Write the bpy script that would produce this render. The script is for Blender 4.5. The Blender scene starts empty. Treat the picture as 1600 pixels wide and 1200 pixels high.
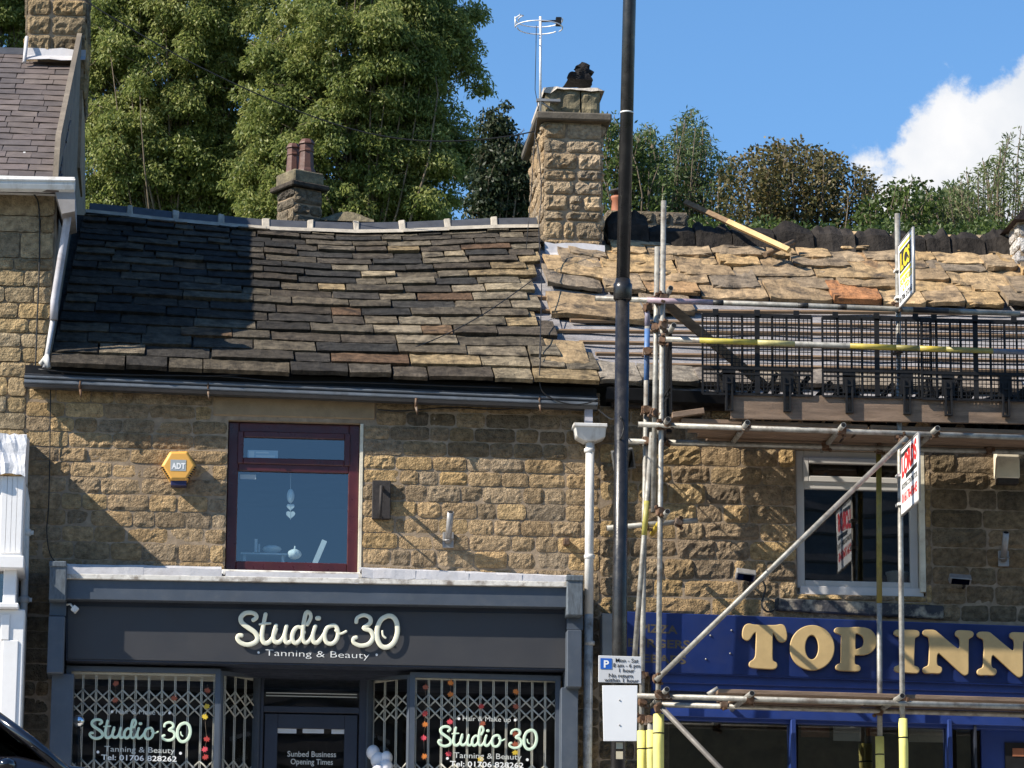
import bpy, bmesh, math, random
import numpy as np
from mathutils import Vector, Matrix, noise
rnd = random.Random(11)
S = bpy.context.scene
COL = S.collection

# ------------------------------------------------------------------ camera
FPX = 5778.0                      # focal length in pixels of a 1600 px wide frame
CAM = Vector((0.0, -33.0, -2.15))
def _basis():
    d = Vector((250-800, -(1850-600), -FPX)).normalized()      # world +Y seen by the camera
    t = 0.008
    u = Vector((t, 1.0, 0.0)); u.z = -(u.x*d.x + u.y*d.y)/d.z
    u.normalize()
    xw = d.cross(u)
    return xw, d, u
_x, _y, _z = _basis()
M3 = Matrix((_x, _y, _z))          # camera vector -> world vector
cam_data = bpy.data.cameras.new('camera')
cam_data.sensor_width = 36.0
cam_data.lens = FPX*36.0/1600.0
cam_data.clip_start = 0.5
cam_data.clip_end = 6000
cam = bpy.data.objects.new('camera', cam_data)
COL.objects.link(cam)
cam.matrix_world = Matrix.Translation(CAM) @ M3.to_4x4()
S.camera = cam

# ------------------------------------------------------------------ light
SUN_TRAVEL = Vector((2.5, .92, -2.12)).normalized()
sun_data = bpy.data.lights.new('sun', 'SUN')
sun_data.energy = 5.0
sun_data.angle = math.radians(0.53)
sun_data.color = (1.0, 0.92, 0.80)
sun = bpy.data.objects.new('sun', sun_data)
COL.objects.link(sun)
sun.rotation_euler = SUN_TRAVEL.to_track_quat('-Z', 'Y').to_euler()
sun.location = (-30, -30, 40)

world = bpy.data.worlds.new('World')
S.world = world
world.use_nodes = True
wn, wl = world.node_tree.nodes, world.node_tree.links
wn.clear()
sky = wn.new('ShaderNodeTexSky'); sky.sky_type = 'NISHITA'; sky.sun_disc = False
sky.sun_elevation = math.asin(-SUN_TRAVEL.z)
sky.sun_rotation = math.atan2(-SUN_TRAVEL.x, -SUN_TRAVEL.y)
sky.altitude = 200; sky.air_density = 1.0; sky.dust_density = 0.1; sky.ozone_density = 4.0
hsv = wn.new('ShaderNodeHueSaturation'); hsv.inputs['Saturation'].default_value = 1.15; hsv.inputs['Hue'].default_value = 0.5
wl.new(sky.outputs[0], hsv.inputs['Color'])
bg = wn.new('ShaderNodeBackground'); bg.inputs[1].default_value = 0.105
wl.new(hsv.outputs[0], bg.inputs[0])
# one cumulus bank low in the sky to the right, as a function of the direction of view
def pdir(px, py):
    return (M3 @ Vector(((px-800)/FPX, -(py-600)/FPX, -1.0))).normalized()
cd = pdir(1640, 330); cr = cd.cross(Vector((0, 0, 1))).normalized(); cu_ = cr.cross(cd)
tc = wn.new('ShaderNodeTexCoord')
def wdot(v):
    n = wn.new('ShaderNodeVectorMath'); n.operation = 'DOT_PRODUCT'
    wl.new(tc.outputs['Generated'], n.inputs[0]); n.inputs[1].default_value = v
    return n.outputs['Value']
def wmath(op, a, b=None):
    n = wn.new('ShaderNodeMath'); n.operation = op
    for i, q in enumerate((a, b)):
        if q is None: continue
        if isinstance(q, (int, float)): n.inputs[i].default_value = q
        else: wl.new(q, n.inputs[i])
    return n.outputs[0]
ux = wdot(cr); uz = wdot(cu_); uf = wdot(cd)
front = wmath('GREATER_THAN', uf, 0.2)
r2 = wmath('ADD', wmath('POWER', wmath('ABSOLUTE', wmath('DIVIDE', ux, 0.0525)), 2.0),
           wmath('POWER', wmath('ABSOLUTE', wmath('DIVIDE', uz, 0.042)), 2.0))
rad = wmath('SQRT', r2)
wnz = wn.new('ShaderNodeTexNoise'); wnz.inputs['Scale'].default_value = 46; wnz.inputs['Detail'].default_value = 8
wnz.inputs['Roughness'].default_value = 0.62
wl.new(tc.outputs['Generated'], wnz.inputs['Vector'])
edge = wmath('ADD', wmath('SUBTRACT', 1.0, rad), wmath('MULTIPLY', wmath('SUBTRACT', wnz.outputs['Fac'], 0.5), 0.95))
msk = wn.new('ShaderNodeMapRange'); msk.interpolation_type = 'SMOOTHSTEP'
msk.inputs['From Min'].default_value = -0.03; msk.inputs['From Max'].default_value = 0.13
wl.new(edge, msk.inputs['Value'])
wnz2 = wn.new('ShaderNodeTexNoise'); wnz2.inputs['Scale'].default_value = 24; wnz2.inputs['Detail'].default_value = 6
wl.new(tc.outputs['Generated'], wnz2.inputs['Vector'])
crp = wn.new('ShaderNodeValToRGB')
crp.color_ramp.elements[0].position = 0.3; crp.color_ramp.elements[0].color = (0.60, 0.65, 0.72, 1)
crp.color_ramp.elements[1].position = 0.62; crp.color_ramp.elements[1].color = (0.95, 0.93, 0.91, 1)
wl.new(wnz2.outputs['Fac'], crp.inputs['Fac'])
bgc = wn.new('ShaderNodeBackground'); bgc.inputs[1].default_value = 0.64
wl.new(crp.outputs[0], bgc.inputs[0])
mixw = wn.new('ShaderNodeMixShader')
wl.new(wmath('MULTIPLY', wmath('MULTIPLY', msk.outputs[0], front), 0.96), mixw.inputs[0])
wl.new(bg.outputs[0], mixw.inputs[1]); wl.new(bgc.outputs[0], mixw.inputs[2])
wo = wn.new('ShaderNodeOutputWorld'); wl.new(mixw.outputs[0], wo.inputs[0])

S.view_settings.view_transform = 'Standard'
S.view_settings.look = 'None'
S.view_settings.exposure = 0.85
S.view_settings.gamma = 1.0
S.view_settings.use_curve_mapping = False
S.render.engine = 'CYCLES'
S.cycles.max_bounces = 8
S.cycles.transparent_max_bounces = 16

# ------------------------------------------------------------------ helpers
def P(px, py, Y):
    d = M3 @ Vector(((px-800)/FPX, -(py-600)/FPX, -1.0))
    return CAM + d*((Y-CAM.y)/d.y)
def XZ(px, py, Y):
    p = P(px, py, Y); return p.x, p.z
ORG = {}
def wo_of(o): return ORG.get(o.name, Vector((0, 0, 0))) if o else Vector((0, 0, 0))

class MB:
    def __init__(s): s.v = []; s.f = []; s.sm = []
    def add(s, vs, fs, smooth=False):
        n = len(s.v); s.v.extend(Vector(q) for q in vs)
        for f in fs: s.f.append(tuple(i+n for i in f)); s.sm.append(smooth)
        return s
    def box(s, a, b):
        x0, x1 = sorted((a[0], b[0])); y0, y1 = sorted((a[1], b[1])); z0, z1 = sorted((a[2], b[2]))
        vs = [(x0,y0,z0),(x1,y0,z0),(x1,y1,z0),(x0,y1,z0),(x0,y0,z1),(x1,y0,z1),(x1,y1,z1),(x0,y1,z1)]
        return s.add(vs, [(0,3,2,1),(4,5,6,7),(0,1,5,4),(1,2,6,5),(2,3,7,6),(3,0,4,7)])
    def bpx(s, a, b, Yf, Yb):                     # upright box whose front face has its corners at two picture points
        x0, z1 = XZ(a[0], a[1], Yf); x1, z0 = XZ(b[0], b[1], Yf)
        return s.box((x0, Yf, z0), (x1, Yb, z1))
    def obox(s, c, ax, ay, az, hx, hy, hz):
        c = Vector(c); vs = []
        for k in (-1, 1):
            for i, j in ((-1,-1),(1,-1),(1,1),(-1,1)): vs.append(c+ax*(hx*i)+ay*(hy*j)+az*(hz*k))
        return s.add(vs, [(0,3,2,1),(4,5,6,7),(0,1,5,4),(1,2,6,5),(2,3,7,6),(3,0,4,7)])
    def prism(s, poly, d):
        poly = [Vector(p) for p in poly]; d = Vector(d); n = len(poly)
        nn = Vector((0,0,0))
        for i in range(n): nn += (poly[i]-poly[0]).cross(poly[(i+1) % n]-poly[0])
        if nn.dot(d) > 0: poly.reverse()
        vs = poly+[p+d for p in poly]
        fs = [tuple(range(n)), tuple(range(2*n-1, n-1, -1))]
        for i in range(n):
            j = (i+1) % n; fs.append((j, i, n+i, n+j))
        return s.add(vs, fs)
    def ppx(s, pts, Yf, Yb):                      # outline at its own distance, extruded back to Yb
        return s.prism([P(x, y, Yf) for x, y in pts], (0, Yb-Yf, 0))
    def tube(s, pts, r, n=8, caps=True, smooth=True, flat=1.0, flatdir=None):
        pts = [Vector(p) for p in pts]; m = len(pts)
        if not isinstance(r, (list, tuple)): r = [r]*m
        base = len(s.v); prev = None; vs = []
        for i, p in enumerate(pts):
            t = (pts[min(i+1, m-1)]-pts[max(i-1, 0)])
            if t.length < 1e-9: t = Vector((0,0,1))
            t.normalize()
            if flatdir is not None:
                b = Vector(flatdir); a = t.cross(b)
                if a.length < 1e-6: a = Vector((1,0,0))
                a.normalize()
            else:
                if prev is None:
                    up = Vector((0,0,1)) if abs(t.z) < .9 else Vector((1,0,0))
                    a = t.cross(up).normalized()
                else:
                    a = (prev-t*prev.dot(t))
                    if a.length < 1e-6: a = t.orthogonal()
                    a.normalize()
                prev = a; b = t.cross(a)
            for k in range(n):
                q = 2*math.pi*k/n
                vs.append(p+a*(math.cos(q)*r[i])+b*(math.sin(q)*r[i]*flat))
        fs = []
        for i in range(m-1):
            for k in range(n):
                k2 = (k+1) % n
                fs.append((i*n+k, i*n+k2, (i+1)*n+k2, (i+1)*n+k))
        s.add(vs, fs, smooth)
        if caps:
            s.f.append(tuple(base+k for k in range(n-1, -1, -1))); s.sm.append(False)
            s.f.append(tuple(base+(m-1)*n+k for k in range(n))); s.sm.append(False)
        return s
    def lathe(s, prof, c, n=16, smooth=True):
        c = Vector(c); vs = []
        for r, z in prof:
            for k in range(n):
                q = 2*math.pi*k/n; vs.append(c+Vector((r*math.cos(q), r*math.sin(q), z)))
        fs = []
        m = len(prof)
        for i in range(m-1):
            for k in range(n):
                k2 = (k+1) % n; fs.append((i*n+k, i*n+k2, (i+1)*n+k2, (i+1)*n+k))
        fs.append(tuple(range(n-1, -1, -1))); 
        s.add(vs, fs, smooth)
        s.f.append(tuple(len(s.v)-n+k for k in range(n))); s.sm.append(False)
        return s
    def ball(s, c, rx, ry, rz, nu=12, nv=8):
        c = Vector(c); vs = [c+Vector((0,0,-rz))]
        for j in range(1, nv):
            a = -math.pi/2+math.pi*j/nv
            for i in range(nu):
                b = 2*math.pi*i/nu
                vs.append(c+Vector((rx*math.cos(a)*math.cos(b), ry*math.cos(a)*math.sin(b), rz*math.sin(a))))
        vs.append(c+Vector((0,0,rz))); fs = []
        for i in range(nu): fs.append((0, 1+(i+1) % nu, 1+i))
        for j in range(nv-2):
            for i in range(nu):
                a = 1+j*nu+i; b = 1+j*nu+(i+1) % nu
                fs.append((a, b, b+nu, a+nu))
        last = len(vs)-1
        for i in range(nu): fs.append((last, 1+(nv-2)*nu+i, 1+(nv-2)*nu+(i+1) % nu))
        return s.add(vs, fs, True)
    def build(s, name, mat, parent=None, bevel=0.0, color=None, origin=None, seg=1):
        lo = Vector((min(v.x for v in s.v), min(v.y for v in s.v), min(v.z for v in s.v)))
        hi = Vector((max(v.x for v in s.v), max(v.y for v in s.v), max(v.z for v in s.v)))
        c = Vector(origin) if origin is not None else ((lo+hi)/2 if parent else Vector(((lo.x+hi.x)/2, (lo.y+hi.y)/2, lo.z)))
        me = bpy.data.meshes.new(name)
        me.from_pydata([v-c for v in s.v], [], s.f)
        me.polygons.foreach_set('use_smooth', s.sm)
        me.materials.append(mat)
        return link(name, me, c, parent, bevel, color, seg)
def link(name, me, c, parent=None, bevel=0.0, color=None, seg=1):
    o = bpy.data.objects.new(name, me); COL.objects.link(o)
    ORG[o.name] = Vector(c)
    if parent:
        o.parent = parent; o.location = Vector(c)-wo_of(parent)
    else: o.location = c
    if bevel:
        b = o.modifiers.new('bevel', 'BEVEL'); b.width = bevel; b.segments = seg; b.limit_method = 'ANGLE'; b.angle_limit = 0.6
    if color: o.color = (*color, 1)
    return o
def tag(o, label, cat, group=None):
    o['label'] = label; o['category'] = cat
    if group: o['group'] = group
    return o
def thing(name, label, cat, loc, group=None):
    o = bpy.data.objects.new(name, None); COL.objects.link(o); o.location = loc
    o.empty_display_size = 0.2
    ORG[o.name] = Vector(loc)
    return tag(o, label, cat, group)
def kind(o, k): o['kind'] = k; return o
def copy_tree(o, offset, parent=None):
    c = o.copy(); COL.objects.link(c)
    ORG[c.name] = wo_of(o)+Vector(offset)
    if parent: c.parent = parent
    else: c.location = o.location+Vector(offset)
    for ch in list(o.children): copy_tree(ch, offset, c)
    return c

# ------------------------------------------------------------------ materials
def mat(name, base, rough=.8, var=.25, scale=6, bump=0.0, bscale=30, metal=0.0, objcol=False, dirt=None, dscale=1.3,
        damount=.5, spec=.4, detail=6, stretch=None, vor=0.0, vscale=20, coat=0.0):
    m = bpy.data.materials.new(name); m.use_nodes = True
    n, l = m.node_tree.nodes, m.node_tree.links
    b = n['Principled BSDF']; b.inputs['Roughness'].default_value = rough; b.inputs['Metallic'].default_value = metal
    b.inputs['Specular IOR Level'].default_value = spec
    if coat: b.inputs['Coat Weight'].default_value = coat; b.inputs['Coat Roughness'].default_value = .05
    g = n.new('ShaderNodeNewGeometry'); vec = g.outputs['Position']
    if stretch:
        mp = n.new('ShaderNodeMapping'); mp.inputs['Scale'].default_value = stretch; l.new(vec, mp.inputs['Vector']); vec = mp.outputs[0]
    def nz(sc, det=detail, ro=.6):
        t = n.new('ShaderNodeTexNoise'); t.inputs['Scale'].default_value = sc; t.inputs['Detail'].default_value = det
        t.inputs['Roughness'].default_value = ro; l.new(vec, t.inputs['Vector']); return t.outputs['Fac']
    def mr(x, a, b_, c, d):
        t = n.new('ShaderNodeMapRange'); l.new(x, t.inputs['Value'])
        for k, q in zip(('From Min','From Max','To Min','To Max'), (a, b_, c, d)): t.inputs[k].default_value = q
        return t.outputs[0]
    if objcol:
        oi = n.new('ShaderNodeObjectInfo'); colr = oi.outputs['Color']
    else:
        rgb = n.new('ShaderNodeRGB'); rgb.outputs[0].default_value = (*base, 1); colr = rgb.outputs[0]
    v = mr(nz(scale), .3, .7, 1-var, 1+var)
    mul = n.new('ShaderNodeVectorMath'); mul.operation = 'SCALE'; l.new(colr, mul.inputs[0]); l.new(v, mul.inputs['Scale'])
    c = mul.outputs[0]
    if dirt:
        mx = n.new('ShaderNodeMix'); mx.data_type = 'RGBA'
        l.new(mr(nz(dscale, 8, .65), .5, .68, 0, damount), mx.inputs['Factor'])
        l.new(c, mx.inputs[6]); mx.inputs[7].default_value = (*dirt, 1); c = mx.outputs[2]
    l.new(c, b.inputs['Base Color'])
    if rough > .25:
        l.new(mr(nz(scale*2.3), .3, .7, max(rough-.12, .05), min(rough+.1, 1)), b.inputs['Roughness'])
    if bump:
        h = nz(bscale, 8, .65)
        if vor:
            vt = n.new('ShaderNodeTexVoronoi'); vt.inputs['Scale'].default_value = vscale; l.new(vec, vt.inputs['Vector'])
            ad = n.new('ShaderNodeMath'); ad.operation = 'MULTIPLY_ADD'; l.new(vt.outputs['Distance'], ad.inputs[0])
            ad.inputs[1].default_value = vor; l.new(h, ad.inputs[2]); h = ad.outputs[0]
        bp = n.new('ShaderNodeBump'); bp.inputs['Strength'].default_value = 1.0; bp.inputs['Distance'].default_value = bump
        l.new(h, bp.inputs['Height']); l.new(bp.outputs[0], b.inputs['Normal'])
    return m
def glass(name, tint, refl, c=0.0, rough=.0, gcol=(.85,.92,1)):
    m = bpy.data.materials.new(name); m.use_nodes = True
    n, l = m.node_tree.nodes, m.node_tree.links; n.clear()
    tr = n.new('ShaderNodeBsdfTransparent'); tr.inputs[0].default_value = (*tint, 1)
    gl = n.new('ShaderNodeBsdfGlossy'); gl.inputs['Roughness'].default_value = rough; gl.inputs['Color'].default_value = (*gcol, 1)
    fr = n.new('ShaderNodeFresnel'); fr.inputs['IOR'].default_value = refl
    ad = n.new('ShaderNodeMath'); ad.operation = 'ADD'; ad.use_clamp = True; ad.inputs[1].default_value = c
    l.new(fr.outputs[0], ad.inputs[0])
    gb = n.new('ShaderNodeNewGeometry'); fm = n.new('ShaderNodeMath'); fm.operation = 'SUBTRACT'; fm.inputs[0].default_value = 1.0; l.new(gb.outputs['Backfacing'], fm.inputs[1])
    fx = n.new('ShaderNodeMath'); fx.operation = 'MULTIPLY'; l.new(ad.outputs[0], fx.inputs[0]); l.new(fm.outputs[0], fx.inputs[1])
    # slight waviness of the sheet
    g = n.new('ShaderNodeNewGeometry'); t = n.new('ShaderNodeTexNoise'); t.inputs['Scale'].default_value = 1.6; t.inputs['Detail'].default_value = 1
    l.new(g.outputs['Position'], t.inputs['Vector'])
    bp = n.new('ShaderNodeBump'); bp.inputs['Distance'].default_value = .004; l.new(t.outputs['Fac'], bp.inputs['Height'])
    bp.inputs['Strength'].default_value = .25
    l.new(bp.outputs[0], gl.inputs['Normal'])
    mx = n.new('ShaderNodeMixShader'); l.new(fx.outputs[0], mx.inputs[0]); l.new(tr.outputs[0], mx.inputs[1]); l.new(gl.outputs[0], mx.inputs[2])
    o = n.new('ShaderNodeOutputMaterial'); l.new(mx.outputs[0], o.inputs[0])
    return m
def leafmat(name, cols, trans=.35):
    m = bpy.data.materials.new(name); m.use_nodes = True
    n, l = m.node_tree.nodes, m.node_tree.links; b = n['Principled BSDF']
    b.inputs['Roughness'].default_value = .5; b.inputs['Specular IOR Level'].default_value = .35
    g = n.new('ShaderNodeNewGeometry'); r = n.new('ShaderNodeValToRGB'); cr_ = r.color_ramp
    while len(cr_.elements) < len(cols): cr_.elements.new(.5)
    for i, c in enumerate(cols):
        cr_.elements[i].position = i/(len(cols)-1); cr_.elements[i].color = (*c, 1)
    tn = n.new('ShaderNodeTexNoise'); tn.inputs['Scale'].default_value = .8; tn.inputs['Detail'].default_value = 3
    l.new(g.outputs['Position'], tn.inputs['Vector'])
    a = n.new('ShaderNodeMath'); a.operation = 'MULTIPLY_ADD'; l.new(tn.outputs['Fac'], a.inputs[0]); a.inputs[1].default_value = 1.3; a.inputs[2].default_value = -.65
    a2 = n.new('ShaderNodeMath'); a2.operation = 'MULTIPLY_ADD'; a2.use_clamp = True
    l.new(g.outputs['Random Per Island'], a2.inputs[0]); a2.inputs[1].default_value = .9; l.new(a.outputs[0], a2.inputs[2])
    l.new(a2.outputs[0], r.inputs[0]); l.new(r.outputs[0], b.inputs['Base Color'])
    t = n.new('ShaderNodeBsdfTranslucent'); l.new(r.outputs[0], t.inputs['Color'])
    mx = n.new('ShaderNodeMixShader'); mx.inputs[0].default_value = trans
    l.new(b.outputs[0], mx.inputs[1]); l.new(t.outputs[0], mx.inputs[2]); l.new(mx.outputs[0], n['Material Output'].inputs[0])
    return m

STONE = mat('wall_stone', (.3,.2,.1), .92, .46, 18, .042, 52, objcol=True, dirt=(.05,.04,.03), dscale=1.3, damount=.5, spec=.15, vor=.25, vscale=60)
DRESSED = mat('dressed_stone', (.28,.205,.125), .9, .2, 5, .003, 60, dirt=(.08,.065,.05), dscale=2, damount=.5, spec=.2)
MORTAR = mat('mortar', (.30,.23,.16), .95, .25, 14, .004, 60, dirt=(.1,.08,.06), dscale=1.4, damount=.5, spec=.1)
SLATE = mat('stone_slate', (.1,.08,.06), .9, .55, 11, .03, 24, objcol=True, dirt=(.016,.014,.012), dscale=4.5, damount=.85, spec=.15)
FLAG = mat('flagstone', (.3,.2,.1), .9, .45, 8, .03, 14, objcol=True, dirt=(.05,.042,.036), dscale=4.6, damount=.92, spec=.15)
SOOT = mat('sooty_stone', (.035,.03,.027), .9, .5, 8, .03, 14, objcol=True, spec=.15)
BLUESLATE = mat('grey_slate', (.13,.105,.1), .7, .22, 9, .003, 60, objcol=True, dirt=(.05,.045,.045), dscale=2.2, damount=.4, spec=.4)
RIDGE = mat('ridge_tile', (.05,.053,.062), .6, .25, 8, .002, 50, spec=.4)
BEDDING = mat('pale_mortar', (.37,.335,.28), .95, .25, 9, .006, 40, dirt=(.2,.17,.14), dscale=4, damount=.5, spec=.1)
LEAD = mat('lead_sheet', (.50,.49,.50), .5, .22, 5, .006, 9, dirt=(.25,.22,.2), dscale=5, damount=.5, spec=.5)
FELT = mat('roofing_felt', (.29,.275,.275), .8, .25, 6, .05, 4, stretch=(1,3,3), dirt=(.10,.085,.075), dscale=3, damount=.75, spec=.2)
TIMBER = mat('old_timber', (.20,.135,.085), .85, .35, 5, .004, 30, stretch=(1,6,6), dirt=(.07,.05,.04), dscale=2, damount=.5, spec=.2)
BATTEN = mat('roof_batten', (.19,.125,.075), .85, .3, 6, .002, 30, stretch=(1,6,6), spec=.2)
NEWWOOD = mat('pale_timber', (.52,.36,.17), .75, .25, 6, .002, 40, spec=.3)
BOARD = mat('scaffold_board', (.215,.15,.105), .85, .3, 4, .004, 30, stretch=(1,8,8), dirt=(.1,.075,.06), dscale=1.5, damount=.6, spec=.2)
STEEL = mat('galvanised_tube', (.29,.28,.25), .55, .35, 14, .0025, 40, metal=.3, objcol=False, dirt=(.10,.07,.05), dscale=6, damount=.75, spec=.5)
PAINTSTEEL = mat('painted_tube', (.3,.3,.3), .5, .25, 14, .001, 50, objcol=True, dirt=(.2,.18,.15), dscale=9, damount=.4)
RUST = mat('rusty_fitting', (.13,.075,.045), .75, .45, 25, .003, 60, metal=.4, dirt=(.30,.27,.23), dscale=12, damount=.5)
BLACKPL = mat('black_plastic', (.012,.012,.013), .6, .3, 10, spec=.2)
BLACKPAINT = mat('black_paint', (.016,.015,.015), .33, .3, 6, .001, 30, dirt=(.05,.045,.04), dscale=6, damount=.5, spec=.5)
GUTTER = mat('gutter_paint', (.03,.033,.04), .4, .25, 5, spec=.5, dirt=(.03,.03,.03), dscale=5, damount=.6)
GUTTERLIP = mat('gutter_lip', (.13,.145,.165), .45, .3, 4, spec=.5, dirt=(.06,.06,.06), dscale=5, damount=.6)
WHITEPL = mat('white_plastic', (.63,.62,.59), .4, .10, 3, spec=.5, dirt=(.36,.32,.27), dscale=7, damount=.6, stretch=(2,2,.6))
WHITEPAINT = mat('white_paint', (.80,.79,.78), .5, .06, 4, .001, 30, spec=.4, dirt=(.58,.56,.53), dscale=4, damount=.3)
OLDWHITE = mat('flaking_white_paint', (.66,.63,.57), .7, .15, 8, .003, 40, spec=.3, dirt=(.14,.10,.07), dscale=7, damount=.85)
GREYPIPE = mat('grey_pipe', (.40,.39,.42), .5, .2, 6, spec=.4, dirt=(.15,.1,.08), dscale=4, damount=.6)
CREAMPAINT = mat('cream_paint', (.66,.60,.47), .7, .12, 7, .003, 30, spec=.3, dirt=(.35,.28,.2), dscale=5, damount=.6)
SHOPGREY = mat('shopfront_paint', (.062,.076,.098), .45, .12, 3, .0008, 14, spec=.5, dirt=(.12,.13,.14), dscale=9, damount=.25)
WORNGREY = mat('worn_grey_paint', (.10,.12,.14), .7, .3, 14, .002, 30, spec=.3, dirt=(.06,.065,.07), dscale=8, damount=.7, stretch=(4,4,1))
CHARCOAL = mat('charcoal_sign', (.043,.043,.046), .5, .05, 2, spec=.4)
NAVY = mat('navy_joinery', (.028,.034,.052), .5, .15, 4, spec=.4)
CREAM = mat('cream_lettering', (.76,.74,.58), .45, .04, 4, spec=.4)
WHITELET = mat('white_lettering', (.78,.78,.75), .5, .03, 4)
MINT = mat('pale_green_vinyl', (.62,.76,.58), .5, .04, 4)
DULLLET = mat('faint_vinyl', (.55,.56,.52), .5, .04, 4)
BURGUNDY = mat('rosewood_frame', (.062,.012,.014), .35, .2, 6, spec=.5)
BLUESIGN = mat('blue_sign', (.008,.02,.10), .4, .12, 2.5, .001, 6, spec=.4, dirt=(.02,.028,.085), dscale=3, damount=.5)
BLUEPAINT = mat('blue_paint', (.015,.04,.19), .45, .15, 4, .001, 20, spec=.5)
GOLD = mat('gold_letter', (.50,.355,.16), .5, .1, 7, .0006, 40, spec=.4)
FADEDGOLD = mat('faded_letter', (.075,.06,.04), .7, .2, 20)
YELLOWFOAM = mat('yellow_sleeve', (.72,.66,.20), .7, .08, 10, .001, 60, spec=.3)
ALARM = mat('alarm_yellow', (.70,.37,.075), .4, .05, 4, spec=.5)
ALARMBLUE = mat('alarm_dark_blue', (.02,.02,.07), .4, .1, 4)
ALARMGREY = mat('alarm_badge', (.34,.37,.38), .5, .05, 4)
IRON = mat('dark_iron', (.035,.03,.028), .7, .35, 18, .003, 60, spec=.3)
GREYMETAL = mat('grey_metal', (.30,.29,.28), .45, .2, 14, metal=.4)
ALUM = mat('aluminium', (.72,.72,.73), .5, .1, 20, metal=.3)
SIGNWHITE = mat('sign_white', (.80,.80,.79), .45, .03, 3, spec=.4)
SIGNBLUE = mat('sign_blue', (.02,.11,.45), .45, .04, 3)
SIGNRED = mat('sign_red', (.65,.03,.03), .5, .05, 5)
SIGNBLACK = mat('sign_black', (.02,.02,.02), .5, .1, 5)
SIGNYELLOW = mat('sign_yellow', (.72,.55,.03), .5, .05, 5)
CABLE = mat('black_cable', (.012,.012,.012), .5, .1, 5)
POTRED = mat('clay_pot', (.10,.045,.032), .6, .3, 8, .002, 30, dirt=(.05,.03,.03), dscale=5, damount=.6)
POTORANGE = mat('terracotta', (.30,.11,.055), .7, .2, 8)
ASPHALT = mat('asphalt', (.10,.098,.095), .9, .2, 30, .004, 120)
PAVING = mat('paving', (.48,.45,.41), .9, .2, 12, .003, 60, dirt=(.1,.09,.08), dscale=2, damount=.5)
GRASS = mat('grass', (.05,.08,.025), .95, .4, 3, .02, 8)
PLASTER = mat('plaster', (.6,.56,.5), .9, .08, 3)
DARKROOM = mat('dark_room', (.06,.055,.05), .95, .2, 2)
BARK = mat('bark', (.13,.10,.07), .95, .35, 10, .01, 25)
GRILLE = mat('grille_paint', (.60,.56,.49), .5, .06, 5)
BALLOON = mat('white_balloon', (.75,.74,.76), .35, .04, 3)
CHROME = mat('chrome', (.75,.77,.8), .06, .02, 3, metal=1.0)
CARPAINT = mat('car_paint', (.006,.006,.008), .15, .1, 2, coat=1.0, spec=.5)
RUBBER = mat('rubber', (.015,.015,.015), .9, .1, 10)
PAPER = mat('paper', (.55,.57,.60), .8, .04, 5)
G_SKY = glass('window_glass', (.80,.86,.88), 1.5, .10)
G_SHOP = glass('shop_glass', (.96,.97,.96), 1.4, .015)
G_DARK = glass('dark_window_glass', (.7,.72,.72), 1.5, .11, gcol=(.95,.95,.95))
G_CAR = glass('car_glass', (.03,.035,.035), 1.5, .0)

# ------------------------------------------------------------------ lettering
def curve_mesh(splines, ext, bev=0.0, res=2):
    cu = bpy.data.curves.new('outline', 'CURVE'); cu.dimensions = '2D'; cu.fill_mode = 'BOTH'
    cu.extrude = ext; cu.bevel_depth = bev; cu.bevel_resolution = res
    for pts in splines:
        sp = cu.splines.new('POLY'); sp.points.add(len(pts)-1)
        for i, (x, y) in enumerate(pts): sp.points[i].co = (x, y, 0, 1)
        sp.use_cyclic_u = True
    ob = bpy.data.objects.new('outline', cu); me = bpy.data.meshes.new_from_object(ob)
    bpy.data.objects.remove(ob); bpy.data.curves.remove(cu)
    return me
def text_raw(s, ext=.002, bold=0.0):
    cu = bpy.data.curves.new('text', 'FONT'); cu.body = s; cu.size = 1.0; cu.extrude = ext; cu.offset = bold; cu.resolution_u = 3
    ob = bpy.data.objects.new('text', cu); me = bpy.data.meshes.new_from_object(ob)
    bpy.data.objects.remove(ob); bpy.data.curves.remove(cu)
    return me
def place_mesh(me, fn, name, m, parent, smooth=False):
    """send a mesh drawn in the xy plane to the world with fn(x, y, z)"""
    co = [fn(v.co.x, v.co.y, v.co.z) for v in me.vertices]
    c = sum(co, Vector((0,0,0)))/max(len(co), 1)
    for v, q in zip(me.vertices, co): v.co = q-c
    me.materials.clear(); me.materials.append(m)
    me.name = name
    return link(name, me, c, parent)
def text_on(s, O, Rv, Uv, N, w, h, name, m, parent, thick=.002, bold=0.0, scale_h=None):
    """text filling a rectangle: O lower left corner, Rv/Uv/N unit vectors, w by h metres (h = cap height)"""
    me = text_raw(s, .5, bold)
    xs = [v.co.x for v in me.vertices]; x0, x1 = min(xs), max(xs)
    cap = 0.729 if scale_h is None else scale_h
    def fn(x, y, z): return O+Rv*((x-x0)/(x1-x0)*w)+Uv*(y/cap*h)+N*(thick*(z+.5))
    return place_mesh(me, fn, name, m, parent)
def text_px(s, x0, yb0, x1, yb1, hpx, Y, name, m, parent, thick=.002, bold=0.0):
    """text on an upright plane: baseline from picture point (x0, yb0) to (x1, yb1), cap height hpx"""
    A = P(x0, yb0, Y); B = P(x1, yb1, Y); r = B-A; w = r.length; r.normalize()
    h = (P(x0, yb0-hpx, Y)-A).length
    return text_on(s, A, r, Vector((0,0,1)), Vector((0,-1,0)), w, h, name, m, parent, thick, bold)
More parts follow.
